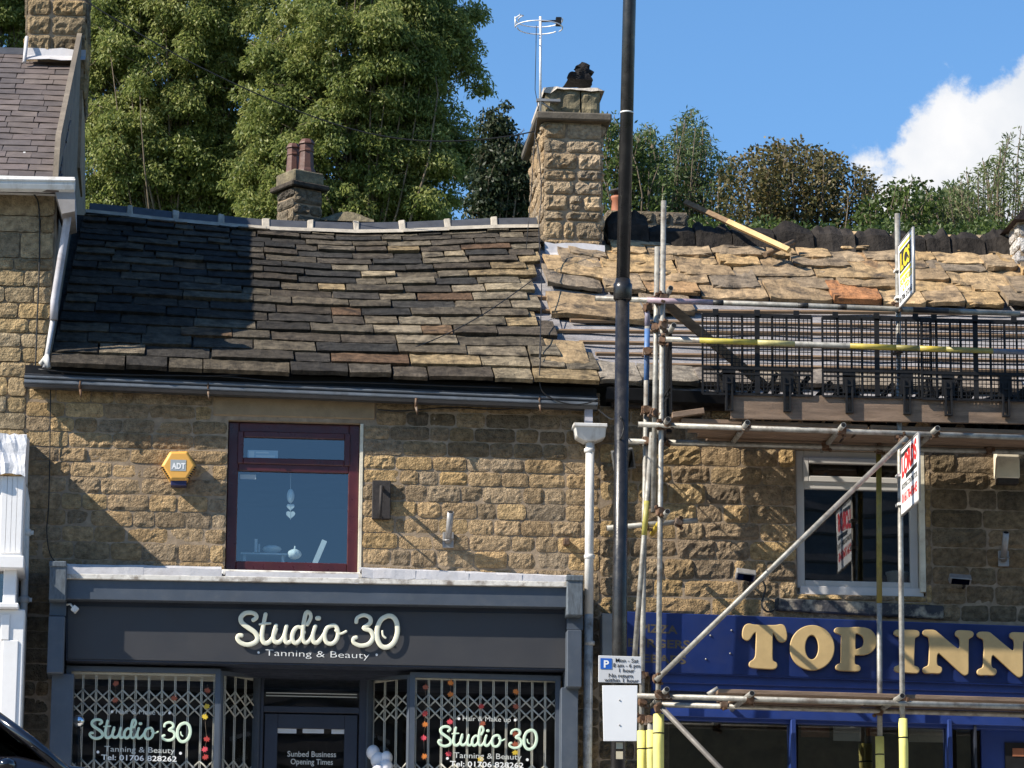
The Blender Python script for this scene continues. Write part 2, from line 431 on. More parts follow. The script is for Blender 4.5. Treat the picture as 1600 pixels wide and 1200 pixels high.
def catmull(pts, n=6, closed=False):
    out = []; m = len(pts)
    rng = range(m if closed else m-1)
    for i in rng:
        if closed: p0, p1, p2, p3 = (pts[(i+k-1) % m] for k in range(4))
        else: p0, p1, p2, p3 = pts[max(i-1,0)], pts[i], pts[i+1], pts[min(i+2,m-1)]
        for k in range(n):
            t = k/n
            out.append(tuple(.5*((2*b)+(-a+c)*t+(2*a-5*b+4*c-d)*t*t+(-a+3*b-3*c+d)*t**3) for a, b, c, d in zip(p0, p1, p2, p3)))
    if not closed: out.append(tuple(pts[-1]))
    return out
# ------------------------------------------------------------------ ground
def strip(name, pts, x0, x1, m, thick=.3):
    b = MB(); prof = [(y, z) for y, z in pts]
    n = len(prof)
    for i in range(n-1):
        (ya, za), (yb, zb) = prof[i], prof[i+1]
        b.add([(x0,ya,za),(x1,ya,za),(x1,yb,zb),(x0,yb,zb)], [(0,1,2,3)])
    o = b.build(name, m); kind(o, 'structure'); return o
strip('ground', [(-900,-30),(-140,-14),(-60,-4.6),(-33,-3.95),(-11.5,-.45),(-3.05,-.28),(9,-.05),(16,2.2),(30,7.5),(60,14),(120,20),(900,30)], -900, 900, GRASS)
strip('road', [(-33.5,-3.85),(-31,-3.78),(-11,-.30),(-8,-.14),(-3.13,-.125)], -120, 120, ASPHALT)
b = MB(); b.box((-120,-3.0,-.2), (120,.5,0)); kind(b.build('pavement', PAVING), 'structure')
b = MB()
for i in range(-26, 34): b.box((i*.91,-3.13,-.3), (i*.91+.9,-3.002,.004))
kind(b.build('kerb', mat('kerb_stone', (.3,.29,.27), .9, .2, 9, .002, 50), bevel=.012), 'structure')
strip('far_pavement', [(-40,-3.7),(-33.5,-3.7)], -120, 120, PAVING)

# ------------------------------------------------------------------ roof geometry (front pitch)
YE, YR = -.18, 4.0
def polyz(pts, Y):
    q = [XZ(x, y, Y) for x, y in pts]
    def f(x):
        if x <= q[0][0]: a, b_ = q[0], q[1]
        elif x >= q[-1][0]: a, b_ = q[-2], q[-1]
        else:
            for a, b_ in zip(q, q[1:]):
                if a[0] <= x <= b_[0]: break
        return a[1]+(b_[1]-a[1])*(x-a[0])/(b_[0]-a[0])
    return f
eave_z = polyz([(75,577),(300,585),(500,592),(700,597),(930,604),(1100,613),(1600,640)], YE)
ridge_z = polyz([(132,332),(200,337),(300,347),(400,356),(500,363),(560,365),(640,364),(760,357),(840,356),(945,375),(1100,383),(1300,388),(1600,392)], YR)
def roofz(x, Y):
    v = (Y-YE)/(YR-YE)
    return eave_z(x)*(1-v)+ridge_z(x)*v
def roof_pt(x, Y, off=0.0):
    n = Vector((0, -.5, .866)); return Vector((x, Y, roofz(x, Y)))+n*off
XL = lambda v: XZ(77, 588, YE)[0]*(1-v)+XZ(133, 332, YR)[0]*v          # left edge of the studio roof
def roof_hit(px, py):
    d = (P(px, py, 0)-CAM); lo, hi = .9, 1.3
    for _ in range(40):
        m_ = (lo+hi)/2; q = CAM+d*m_
        if q.z > roofz(q.x, q.y): lo = m_
        else: hi = m_
    return CAM+d*lo

def wall_holes(x0, x1, z0, z1, holes, yf, yb):
    """a wall sheet of real thickness with openings"""
    xs = sorted({x0, x1, *[h[0] for h in holes], *[h[1] for h in holes]})
    zs = sorted({z0, z1, *[h[2] for h in holes], *[h[3] for h in holes]})
    def solid(i, j):
        if i < 0 or j < 0 or i >= len(xs)-1 or j >= len(zs)-1: return False
        cx, cz = (xs[i]+xs[i+1])/2, (zs[j]+zs[j+1])/2
        return not any(h[0] < cx < h[1] and h[2] < cz < h[3] for h in holes)
    b = MB()
    for i in range(len(xs)-1):
        for j in range(len(zs)-1):
            if not solid(i, j): continue
            a, c, d, e = xs[i], xs[i+1], zs[j], zs[j+1]
            b.add([(a,yf,d),(c,yf,d),(c,yf,e),(a,yf,e)], [(0,1,2,3)])
            b.add([(a,yb,d),(c,yb,d),(c,yb,e),(a,yb,e)], [(3,2,1,0)])
            if not solid(i-1, j): b.add([(a,yf,d),(a,yf,e),(a,yb,e),(a,yb,d)], [(0,1,2,3)])
            if not solid(i+1, j): b.add([(c,yf,d),(c,yf,e),(c,yb,e),(c,yb,d)], [(3,2,1,0)])
            if not solid(i, j-1): b.add([(a,yf,d),(c,yf,d),(c,yb,d),(a,yb,d)], [(3,2,1,0)])
            if not solid(i, j+1): b.add([(a,yf,e),(c,yf,e),(c,yb,e),(a,yb,e)], [(0,1,2,3)])
    return b

def rock_stone(parent, x0, x1, z0, z1, yf, color, bulge=.02, depth=.10, name='stone', axis='front', nx=None):
    w, h = x1-x0, z1-z0
    nx = nx or (10 if w > .22 else 6); nz = 5
    b = MB(); vs = []; ph = Vector((rnd.uniform(0,90), rnd.uniform(0,90), 0))
    g = .006
    tilt = rnd.uniform(-.006,.006); tilt2 = rnd.uniform(-.008,.008); bl = bulge*rnd.uniform(.5,1.35)
    for j in range(nz+1):
        for i in range(nx+1):
            u, v = i/nx, j/nz
            e = min(u*w, (1-u)*w, v*h, (1-v)*h)
            x = x0+u*w; z = z0+v*h
            nn = noise.noise(Vector((x*9, z*12, 0))+ph); n2 = noise.noise(Vector((x*24, z*26, 3))+ph)
            if i in (0, nx): x += nn*g*1.6
            elif 0 < i < nx: x += nn*.01
            if j in (0, nz): z += n2*g+nn*.004
            cr_ = (i in (0, nx)) and (j in (0, nz))
            if cr_: x += (.5-u)*.018; z += (.5-v)*.018
            p = min(e/.011, 1.0); p = p*(2-p)
            y = yf-bl*p*(.62+.6*nn+.75*n2)+tilt*(u-.5)+tilt2*(v-.5)
            vs.append((x, y, z))
    n0 = (nx+1)*(nz+1); fs = []
    for j in range(nz):
        for i in range(nx):
            a = j*(nx+1)+i; fs.append((a, a+1, a+nx+2, a+nx+1))
    per = [i for i in range(nx+1)]+[j*(nx+1)+nx for j in range(1, nz+1)]+[nz*(nx+1)+i for i in range(nx-1, -1, -1)]+[j*(nx+1) for j in range(nz-1, 0, -1)]
    for k in per: vs.append((vs[k][0], yf+depth*.5, vs[k][2]))
    m_ = len(per)
    for k in range(m_):
        k2 = (k+1) % m_
        fs.append((per[k2], per[k], n0+k, n0+k2))
    if axis != 'front': vs = [axis(Vector(q)) for q in vs]
    b.add(vs, fs)
    return b.build(name, STONE, parent, color=color)

def shade(c, k): return tuple(q*k for q in c)
def stone_tint(pal):
    c = Vector(rnd.choice(pal)); k = rnd.uniform(.8, 1.2); w = rnd.uniform(-.03,.03)
    return (min(c.x*k*(1+w),1), min(c.y*k,1), min(c.z*k*(1-2*w),1))
PAL_S = [(.41,.292,.165),(.37,.27,.163),(.455,.318,.163),(.33,.245,.152),(.425,.30,.166),(.29,.22,.143),(.36,.257,.15)]
PAL_L = [(.42,.315,.185),(.38,.29,.175),(.44,.32,.17),(.33,.26,.165)]
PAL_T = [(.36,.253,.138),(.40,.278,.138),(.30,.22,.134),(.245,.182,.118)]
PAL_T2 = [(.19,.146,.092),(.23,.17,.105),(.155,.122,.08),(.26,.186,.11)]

def course_stones(parent, x0, x1, z0, z1, holes, pal, wr=(.17,.42), hr=(.128,.160), yf=0.0, bulge=.011, joint=.011, axis='front', x1f=None, x0f=None, holedepth=.1):
    z = z0; first = True; cnt = 0
    while z < z1-.05:
        h = rnd.uniform(*hr)
        if z+h > z1-.06: h = z1-z
        xa = x0f(z+h/2) if x0f else x0; xb = x1f(z+h/2) if x1f else x1
        x = xa
        while x < xb-.03:
            w = rnd.uniform(*wr)
            stops = sorted([q for hh in holes if hh[2] < z+h-.04 and hh[3] > z+.04 for q in (hh[0], hh[1]) if x+.02 < q < x+w+.12]+([xb] if xb < x+w+.12 else []))
            if stops: w = stops[0]-x
            a, c, d, e = x, x+w, z, z+h
            x += w
            skip = False
            for hh in holes:
                if hh[0] < (a+c)/2 < hh[1] and hh[2] < e and hh[3] > d:
                    lo = hh[2]-d; hi = e-hh[3]
                    if lo > .04 and lo >= hi: e = hh[2]
                    elif hi > .04: d = hh[3]
                    else: skip = True
            if skip or c-a < .03: continue
            tint = stone_tint(pal)
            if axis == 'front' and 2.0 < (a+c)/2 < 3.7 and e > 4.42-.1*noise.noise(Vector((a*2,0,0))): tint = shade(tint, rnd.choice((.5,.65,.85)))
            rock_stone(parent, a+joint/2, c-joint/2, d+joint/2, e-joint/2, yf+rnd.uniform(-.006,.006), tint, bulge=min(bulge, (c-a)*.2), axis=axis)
            cnt += 1
        z += h
    return cnt

def slab_stone(parent, x0, x1, Ya, Yb, t, lift, color, m, name='stone_slate', zf=None, n=5, rag=.018, yaw=0.0, off=0.0):
    """a thick roofing stone: x0..x1 wide, tail at depth Ya, head at depth Yb, tail lifted off the deck"""
    zf = zf or roofz
    ph = Vector((rnd.uniform(0,99), rnd.uniform(0,99), 0)); vs = []; fs = []
    nn = Vector((0,-.5,.866)); xm = (x0+x1)/2
    VR = (0, .06, .5, 1.0); rows = 3; nose = min(rag*.55, .014)
    edgeL = rnd.uniform(-.012,.012); edgeR = rnd.uniform(-.012,.012)
    jl = rnd.uniform(-.008, .009)
    for j in range(rows+1):
        v = VR[j]
        for i in range(n+1):
            u = i/n
            x = x0+(x1-x0)*u+(edgeL*(1-u)+edgeR*u)*v
            r = noise.noise(Vector((x*7, v*3, 0))+ph)
            r2 = noise.noise(Vector((x*26, v*5, 7))+ph)
            Y = Ya+(Yb-Ya)*v+(r*rag+r2*rag*.6)*(1 if j == 0 else .8 if j == 1 else 0)+(x-xm)*yaw+(.03*rag/.02*.5 if j == 0 and i in (0, n) else 0)
            o = off+lift*(1-v)+jl*(1-v)*(u-.5)*1.2+r*rag*.35
            p = Vector((x, Y, zf(x, Ya+(Yb-Ya)*v)))
            top = p+nn*(o+t*(1+.22*r2)-(nose*(.6+r2) if j == 0 else 0)); bot = p+nn*o+(Vector((0, .022+r2*.014, 0)) if j == 0 else Vector((0,0,0)))
            vs += [top, bot]
    w = n+1
    T = lambda j, i: 2*(j*w+i)
    for j in range(rows):
        for i in range(n):
            fs.append((T(j,i), T(j,i+1), T(j+1,i+1), T(j+1,i)))
            fs.append((T(j,i)+1, T(j+1,i)+1, T(j+1,i+1)+1, T(j,i+1)+1))
    for i in range(n):
        fs.append((T(0,i)+1, T(0,i+1)+1, T(0,i+1), T(0,i)))
        fs.append((T(rows,i+1)+1, T(rows,i)+1, T(rows,i), T(rows,i+1)))
    for j in range(rows):
        fs.append((T(j+1,0)+1, T(j,0)+1, T(j,0), T(j+1,0)))
        fs.append((T(j,n)+1, T(j+1,n)+1, T(j+1,n), T(j,n)))
    b = MB(); b.add(vs, fs)
    return b.build(name, m, parent, color=color)

# ================================================================== studio building
XJ = XZ(38, 700, 0)[0]             # joint between the left house and the studio
XM = XZ(937, 800, 0)[0]            # joint between the studio and the inn
XEND = 9.6
studio = thing('shop_building', 'two storey sandstone building with the grey beauty shopfront, maroon window and dark stone slate roof', 'building', ((XJ+XM)/2, 2, 0))
WX0, WZ1 = XZ(357, 656, 0); WX1, WZ0 = XZ(564, 897, 0)
SX0, SZ1 = XZ(101, 1030, 0); SX1 = XZ(880, 1040, 0)[0]
LX0, LZ1 = XZ(333, 619, 0); LX1, LZ0 = XZ(587, 656, 0)
ZTOP = 4.98
holes = [(WX0, WX1, WZ0, WZ1), (SX0, SX1, 0.02, SZ1)]
wall = wall_holes(XJ, XM, 0, ZTOP, holes, .004, .42).build('wall', MORTAR, studio)
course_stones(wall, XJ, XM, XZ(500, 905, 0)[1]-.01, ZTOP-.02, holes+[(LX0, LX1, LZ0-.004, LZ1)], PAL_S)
course_stones(wall, XJ, XZ(80, 1000, 0)[0], .05, XZ(60, 895, 0)[1], [], PAL_T2)
course_stones(wall, XZ(900, 1000, 0)[0], XM, .05, XZ(900, 905, 0)[1], [], PAL_T2)
b = MB(); b.box((LX0+.004, -.012, LZ0), (LX1-.004, .3, LZ1)); b.build('lintel', DRESSED, wall, bevel=.012)
b = MB()                                           # party walls, rear wall, upper floor
b.box((XJ+.02, .42, 0), (XJ+.2, 8, 4.98)); b.box((XM-.2, .42, 0), (XM-.02, 8, 4.98)); b.box((XJ, 8, 0), (XM, 8.3, 4.98))
b.box((XJ+.2, .42, 2.62), (XM-.2, 8, 2.75)); b.box((XJ+.2, 3.6, 0), (XM-.2, 3.7, 2.62)); b.box((XJ+.2, 4.2, 2.75), (XM-.2, 4.3, 4.9)); b.box((XJ+.2,.42,4.6), (XM-.2,4.2,4.66))
b.build('inner_wall', DARKROOM, studio)
# --- roof
roof = MB()
xs = [XL(0)-.05+i*.35 for i in range(14)]
xs = [x for x in xs if x < 3.55]+[3.6]
for xa, xb in zip(xs, xs[1:]):
    for k in range(8):
        Ya, Yb = YE+.1+(YR-YE-.1)*k/8, YE+.1+(YR-YE-.1)*(k+1)/8
        p = [roof_pt(xa,Ya,-.03), roof_pt(xb,Ya,-.03), roof_pt(xb,Yb,-.03), roof_pt(xa,Yb,-.03)]
        roof.add(p+[q-Vector((0,0,.05)) for q in p], [(0,1,2,3),(7,6,5,4)])
    zr = [roofz(xa,YR), roofz(xb,YR)]
    roof.add([(xa,YR,zr[0]-.03),(xb,YR,zr[1]-.03),(xb,8.4,4.95),(xa,8.4,4.95)], [(0,1,2,3)])
roof = roof.build('roof', SOOT, studio, color=(.05,.045,.04))
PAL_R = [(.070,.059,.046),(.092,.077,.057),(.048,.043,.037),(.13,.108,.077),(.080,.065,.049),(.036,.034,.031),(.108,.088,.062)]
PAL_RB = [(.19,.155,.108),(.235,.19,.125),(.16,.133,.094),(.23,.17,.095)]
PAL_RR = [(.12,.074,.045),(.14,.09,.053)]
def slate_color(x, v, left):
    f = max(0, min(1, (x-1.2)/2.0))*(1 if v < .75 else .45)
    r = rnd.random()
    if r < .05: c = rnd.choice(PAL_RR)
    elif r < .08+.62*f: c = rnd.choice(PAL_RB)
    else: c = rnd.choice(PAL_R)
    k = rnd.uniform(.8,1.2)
    if x < 1.0: k *= .72  # left house's shade deepened by a darker colour on these slates
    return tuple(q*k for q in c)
Y = YE-.06; ex = .30; rows = []
cosr = .866
while Y < YR-.1:
    v = (Y-YE)/(YR-YE)
    e = (.325*(1-v)+.18*v)*cosr
    rows.append((Y, e)); Y += e
torn = [3.80,3.83,3.50,3.38,3.52,3.36,3.30,3.45,3.33,3.42,3.30,3.48,3.40,3.56,3.52,3.60,3.62,3.66,3.68,3.70,3.70,3.72,3.72,3.72]
for k, (Ya, e) in enumerate(rows):
    v = max(0, (Ya-YE)/(YR-YE))
    x = XL(v)+rnd.uniform(0,.02); xe = torn[k] if k < len(torn) else 3.72
    while x < xe-.06:
        w = rnd.uniform(.26,.72)*(1.15-.45*v)
        if xe-x-w < .2: w = xe-x
        if w > .95: w *= .5
        t = rnd.uniform(.034,.046)*(1-.25*v)
        Yj = Ya+rnd.uniform(-.008,.008)
        if x < .9 and rnd.random() < .0: continue
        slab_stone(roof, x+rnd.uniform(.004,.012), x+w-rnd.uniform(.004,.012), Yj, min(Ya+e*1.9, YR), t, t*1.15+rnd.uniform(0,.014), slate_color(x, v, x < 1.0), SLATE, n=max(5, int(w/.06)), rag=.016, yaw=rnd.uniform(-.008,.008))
        x += w
# ridge: pale bedding and angular ridge tiles
rp = [(135,326),(203,332),(274,340),(345,346),(415,352),(484,355),(556,357),(628,356),(699,353),(770,350),(843,349)]
b = MB()
for (xa, ya), (xb, yb) in zip(rp, rp[1:]):
    A, B = XZ(xa, ya, YR), XZ(xb, yb, YR)
    for a_, c_ in ((A, B),):
        vs = []
        for (x, z) in (a_, c_):
            zb = roofz(x, YR)
            j1 = rnd.uniform(-.015,.015)
            zt_ = z-.05; vs += [(x,YR-.26+j1,zt_-.06),(x,YR-.20+j1,zt_-.01),(x,YR+.13,zt_+.03),(x,YR+.27,zb-.15)]
        b.add(vs, [(0,4,5,1),(1,5,6,2),(2,6,7,3),(0,1,2,3),(7,6,5,4)])
b.build('ridge_bedding', BEDDING, roof)
for (xa, ya), (xb, yb) in zip(rp, rp[1:]):
    A, B = XZ(xa, ya, YR), XZ(xb, yb, YR)
    vs = []
    for x, z in ((A[0]+.03, A[1]+.02), (B[0]-.03, B[1]+.02)):
        for dy, dz in ((-.17,-.10),(-.035,.035),(.035,.035),(.17,-.10),(.15,-.13),(0,.0),(-.15,-.13)):
            vs.append((x, YR+dy, z+dz))
    b = MB(); b.add(vs, [(i, 7+i, 7+(i+1) % 7, (i+1) % 7) for i in range(7)]+[(0,1,2,3,4,5,6),(13,12,11,10,9,8,7)])
    b.build('ridge_tile', RIDGE, roof, bevel=.006)
    q = MB(); vs = []
    for x, k in ((B[0]-.034, 1.0), (B[0]+.034, 1.0)):
        z = B[1]+.016
        for dy, dz in ((-.19,-.10),(-.05,.05),(.05,.05),(.19,-.10),(0,-.02)):
            vs.append((x+rnd.uniform(-.012,.012), YR+dy+rnd.uniform(-.01,.01), z+dz+rnd.uniform(-.006,.012)))
    q.add(vs, [(i, 5+i, 5+(i+1) % 5, (i+1) % 5) for i in range(5)]+[(0,1,2,3,4),(9,8,7,6,5)])
    q.build('mortar_joint', BEDDING, roof, bevel=.01)
# --- gutter
gz0 = lambda px, py: XZ(px, py, -.21)
A = P(38, 590, -.21); B = P(934, 626, -.21)
def sweep(prof, A, B, m, name, parent, bevel=0):
    b = MB(); d = B-A
    b.prism([A+Vector((0, y, z)) for y, z in prof], d)
    return b.build(name, m, parent, bevel=bevel)
sweep([(0,.035),(.02,.045),(.02,.02),(.13,.02),(.13,-.075),(.035,-.075),(.012,-.05)], A, B, GUTTER, 'gutter', studio)
sweep([(-.006,.000),(-.012,.008),(-.012,.018),(.014,.026),(.014,.0)], A, B, GUTTERLIP, 'gutter_lip', studio)
sweep([(-.004,-.045),(-.008,-.038),(-.008,-.018),(.010,-.012),(.014,-.045)], A, B, GUTTERLIP, 'gutter_lip', studio)
sweep([(.1,.0),(.1,.14),(.12,.14),(.2,.0)], A, B, BLACKPL, 'eaves_board', studio)
for px, py in ((325,607),(650,631),(125,604),(843,628)):
    p = P(px, py, -.2); b = MB()
    b.tube([p+Vector((0,.15,-.02)), p+Vector((0,.02,-.03)), p+Vector((0,-.012,.0)), p+Vector((0,-.012,.05))], .012, 6)
    b.tube([p+Vector((.004,.0,-.03)), p+Vector((.012,-.01,-.10))], [.014,.007], 6)
    b.build('gutter_bracket', RUST, studio)
# --- window
def window(parent, x0, x1, z0, z1, Yf, fr, gl, mull, name='window', fw=.085, sash=True, depth=.07, sf=.035):
    b = MB()
    for a, c in (((x0, z0), (x0+fw, z1)), ((x1-fw, z0), (x1, z1)), ((x0+fw, z0), (x1-fw, z0+fw)), ((x0+fw, z1-fw), (x1-fw, z1)), ((x0+fw, mull-.035), (x1-fw, mull+.035))):
        b.box((a[0], Yf, a[1]), (c[0], Yf+depth, c[1]))
    w = b.build(name, fr, parent, bevel=.006)
    # opening light above
    b = MB(); a0, a1, c0, c1 = x0+fw-.012, x1-fw+.012, mull+.03, z1-fw+.012
    s = .055
    for p, q in (((a0, c0), (a0+s, c1)), ((a1-s, c0), (a1, c1)), ((a0+s, c0), (a1-s, c0+s)), ((a0+s, c1-s), (a1-s, c1))):
        b.box((p[0], Yf-.018, p[1]), (q[0], Yf+.03, q[1]))
    if sash: b.build('sash', fr, w, bevel=.006)
    b = MB(); b.box((a0+s-.01, Yf+.012, c0+s-.01), (a1-s+.01, Yf+.018, c1-s+.01)); b.build('pane', gl, w)
    b = MB(); b.box((x0+fw-.01, Yf+.03, z0+fw-.01), (x1-fw+.01, Yf+.036, mull-.025)); b.build('pane', gl, w)
    return w
MUL = XZ(450, 731, .06)[1]
swin = window(studio, WX0+.005, WX1-.03, WZ0+.01, WZ1-.005, .07, BURGUNDY, G_SKY, MUL, fw=.095)
b = MB(); b.box((WX1-.028, -.004, WZ0), (WX1+.0, .09, WZ1-.005)); b.build('reveal', CREAMPAINT, swin)
b = MB(); b.box((WX0-.03, -.10, WZ0-.06), (WX1+.03, .07, WZ0-.0)); b.build('window_sill', OLDWHITE, swin, bevel=.01)
# --- lead flashing over the shopfront: separate bays with uneven edges
def flashing(xa, ya, xb, yb, hpx, n):
    for k in range(n):
        t0, t1 = k/n, (k+1)/n
        A0 = P(xa+(xb-xa)*t0, ya+(yb-ya)*t0, -.0); A1 = P(xa+(xb-xa)*t1, ya+(yb-ya)*t1, 0)
        vs = []; m_ = 5
        for i in range(m_+1):
            p = A0.lerp(A1, i/m_)
            if i == 0: p = p-Vector((.004,0,0))
            h = hpx/175*(1+rnd.uniform(-.05,.05))
            for y, z in ((-.03,.0),(-.055+rnd.uniform(-.008,.008),-.35*h),(-.20+rnd.uniform(-.01,.01),-.5*h+.03),(-.465+rnd.uniform(-.005,.005),-.5*h+rnd.uniform(-.004,.004)),(-.475,-h+rnd.uniform(-.012,.012)),(-.468,-h)):
                vs.append(p+Vector((0, y, z+rnd.uniform(-.003,.003)-k*.0015)))
        b = MB(); q = 6
        b.add(vs, [(i*q+j, i*q+j+1, (i+1)*q+j+1, (i+1)*q+j) for i in range(m_) for j in range(q-1)])
        o = b.build('flashing', LEAD, studio)
        s_ = o.modifiers.new('thick', 'SOLIDIFY'); s_.thickness = .004
flashing(104, 882, 346, 886, 32, 2)
flashing(352, 893, 556, 897, 26, 1)
flashing(562, 887, 890, 899, 29, 4)

# --- shopfront
def px_beam(xa, ya, xb, yb, hpx, Yf, Yb):
    """beam whose top edge runs between two picture points"""
    return [(xa, ya), (xb, yb), (xb, yb+hpx), (xa, ya+hpx)]
b = MB(); b.ppx([(103,902),(888,915),(888,949),(103,936)], -.44, -.02); b.build('cornice', SHOPGREY, studio, bevel=.004)
b = MB(); b.ppx([(103,896),(888,909),(888,917),(103,904)], -.475, -.30); b.build('drip_edge', OLDWHITE, studio, bevel=.004)
for (x0, y0, x1, y1, Yf) in ((78,880,103,938,-.52), (886,902,911,962,-.52)):
    b = MB(); b.bpx((x0,y0), (x1,y1), Yf, -.02); b.build('pilaster_head', WORNGREY, studio, bevel=.01)
    b = MB(); b.bpx((x0-1,y0-4), (x1+1,y0+6), Yf-.012, -.02); b.build('pilaster_cap', WORNGREY, studio, bevel=.008)
    b = MB(); b.bpx((x0-2 if x0 < 500 else x0,y0+82), (x1-4 if x0 < 500 else x1-2,y0+172), Yf+.06, -.02); b.build('pilaster_bracket', SHOPGREY, studio, bevel=.008)
    b = MB(); b.bpx((x0,y1), (x1,y0+82), Yf+.14, -.02); b.build('pilaster_neck', SHOPGREY, studio)
for (x0, x1, yt) in ((81,102,1052), (877,902,1074)):
    b = MB(); b.bpx((x0,yt), (x1,1470), -.34, -.02); b.build('pilaster', SHOPGREY, studio, bevel=.006)
b = MB(); b.ppx([(103,938),(888,951),(888,1047),(103,1032)], -.31, -.02); sf = b.build('sign_board_back', NAVY, studio)
# soffit of the recess
zs = XZ(450, 1040, -.3)[1]
b = MB(); b.box((SX0, -.02, zs-.03), (SX1, 1.1, zs+.04)); b.build('soffit', NAVY, studio)
YG = -.17
def pane_window(parent, quad, fw, name='shop_window', gl=G_SHOP, m=SHOPGREY, depth=.06):
    """glazed frame on a quad (bottom left, bottom right, top right, top left) in space"""
    q = [Vector(p) for p in quad]; n = (q[1]-q[0]).cross(q[3]-q[0]).normalized()
    if n.y > 0: n = -n
    r = (q[1]-q[0]).normalized(); u = Vector((0,0,1))
    inn = [q[0]+r*fw+u*fw, q[1]-r*fw+u*fw, q[2]-r*fw-u*fw, q[3]+r*fw-u*fw]
    b = MB()
    for i in range(4):
        j = (i+1) % 4; b.prism([q[i], q[j], inn[j], inn[i]], -n*depth)
    w = b.build(name, m, parent)
    b = MB(); off = -n*(depth*.5)
    b.prism([p+off for p in inn], -n*.006); b.build('pane', gl, w)
    return w
def vquad(pxa, pya, Ya, pxb, pyb, Yb, zb):
    A = P(pxa, pya, Ya); B = P(pxb, pyb, Yb)
    return [Vector((A.x, A.y, zb)), Vector((B.x, B.y, zb)), B, A]
sw1 = pane_window(studio, vquad(104,1040,YG, 345,1045,YG, .45), .045)
sw2 = pane_window(studio, vquad(641,1050,YG, 876,1056,YG, .45), .045)
sw3 = pane_window(studio, vquad(346,1048,YG, 408,1054,.34, .45), .035)
sw4 = pane_window(studio, vquad(572,1057,.34, 640,1054,YG, .45), .035)
for (a, c, Yy) in ((104,345,YG),(641,876,YG)):
    b = MB(); x0 = XZ(a, 1200, Yy)[0]; x1 = XZ(c, 1200, Yy)[0]; b.box((x0, Yy-.03, .0), (x1, .05, .45)); b.build('stall_riser', SHOPGREY, studio, bevel=.006)
for A, B in ((P(346,1200,YG), P(408,1200,.34)), (P(572,1200,.34), P(640,1200,YG))):
    A.z = B.z = 0; b = MB(); b.prism([A, B, B+Vector((0,0,.45)), A+Vector((0,0,.45))], (0,.05,0)); b.build('stall_riser', SHOPGREY, studio)
# door and fanlight
YD = .36
dx0, dz1 = XZ(413, 1058, YD); dx1 = XZ(562, 1058, YD)[0]
b = MB(); jx0 = XZ(408,1058,YD)[0]; jx1 = XZ(573,1058,YD)[0]
b.box((jx0, YD-.03, 0), (dx0, YD+.08, dz1+.12)); b.box((dx1, YD-.03, 0), (jx1, YD+.08, dz1+.12)); b.box((dx0, YD-.03, dz1), (dx1, YD+.08, dz1+.12))
zt = XZ(480, 1114, YD)[1]
b.box((dx0, YD-.03, zt-.0), (dx1, YD+.08, zt+.055))
dfr = b.build('door_frame', NAVY, studio, bevel=.004)
b = MB(); b.box((dx0+.0, YD+.02, zt+.055), (dx1, YD+.026, dz1)); b.build('fanlight_pane', G_SHOP, dfr)
b = MB(); 
for dz in (.0, .026):
    p = XZ(480, 1083, YD)[1]-dz; b.box((dx0+.02, YD+.012, p-.006), (dx1-.02, YD+.018, p+.002))
b.build('fanlight_stripe', DULLLET, dfr)
b = MB(); ft = .13
b.box((dx0+.012, YD, .02), (dx0+ft, YD+.05, zt-.012)); b.box((dx1-ft, YD, .02), (dx1-.012, YD+.05, zt-.012)); b.box((dx0+ft, YD, zt-.012-ft), (dx1-ft, YD+.05, zt-.012)); b.box((dx0+ft, YD, .02), (dx1-ft, YD+.05, .4))
door = b.build('door', NAVY, studio, bevel=.004)
b = MB(); b.box((dx0+ft, YD+.02, .4), (dx1-ft, YD+.026, zt-.012-ft)); b.build('pane', G_SHOP, door)
for xa, xb in ((430,463),(473,506),(518,545)):
    b = MB(); b.bpx((xa, 1138), (xb, 1146+ (0 if xa < 500 else 1)), YD+.017, YD+.019); b.build('notice_strip', PAPER, door)
    b = MB(); b.bpx((xa+5, 1140.5), (xb-12, 1142), YD+.0155, YD+.0168); b.bpx((xa+4, 1143), (xb-6, 1144), YD+.0155, YD+.0168); b.build('notice_print', DULLLET, door)
for s, x0, yb, x1 in (('Sunbed Business', 449, 1182, 525), ('Opening Times', 454, 1194, 520)):
    text_px(s, x0, yb, x1, yb+1, 9, YD+.017, 'door_lettering', DULLLET, door, .0006, bold=.01)
b = MB(); b.tube([Vector((dx1-.07, YD-.05, .95)), Vector((dx1-.07, YD-.05, 1.25))], .012, 8); b.build('door_handle', ALUM, door)
# security grilles behind the glass
def grille(A, B, zt_, zb_, step, latt, name='security_grille'):
    A = Vector(A); B = Vector(B); L = (B-A); n = max(2, round(L.length/step)); r = L/n
    b = MB()
    for i in range(n+1):
        p = A+r*i
        for o_ in (-.006,.006):
            b.box((p.x+o_-.0035, p.y-.008, zb_), (p.x+o_+.0035, p.y+.008, zt_))
    for za, zc in latt:
        zm = (za+zc)/2
        for i in range(n):
            p, q = A+r*i, A+r*(i+1)
            for lo, hi in ((za, zm), (zm, zc)):
                b.tube([Vector((p.x,p.y+.012,lo)), Vector((q.x,q.y+.012,hi))], .0075, 5)
                b.tube([Vector((p.x,p.y-.012,hi)), Vector((q.x,q.y-.012,lo))], .0075, 5)
    b.box((min(A.x,B.x)-.02, min(A.y,B.y)-.03, zt_), (max(A.x,B.x)+.02, min(A.y,B.y)+.03, zt_+.035)) if abs(A.y-B.y) < .01 else b.prism([A+Vector((0,0,zt_-A.z)), B+Vector((0,0,zt_-B.z)), B+Vector((0,0,zt_-B.z+.035)), A+Vector((0,0,zt_-A.z+.035))], (0,.04,0))
    return b.build(name, GRILLE, studio)
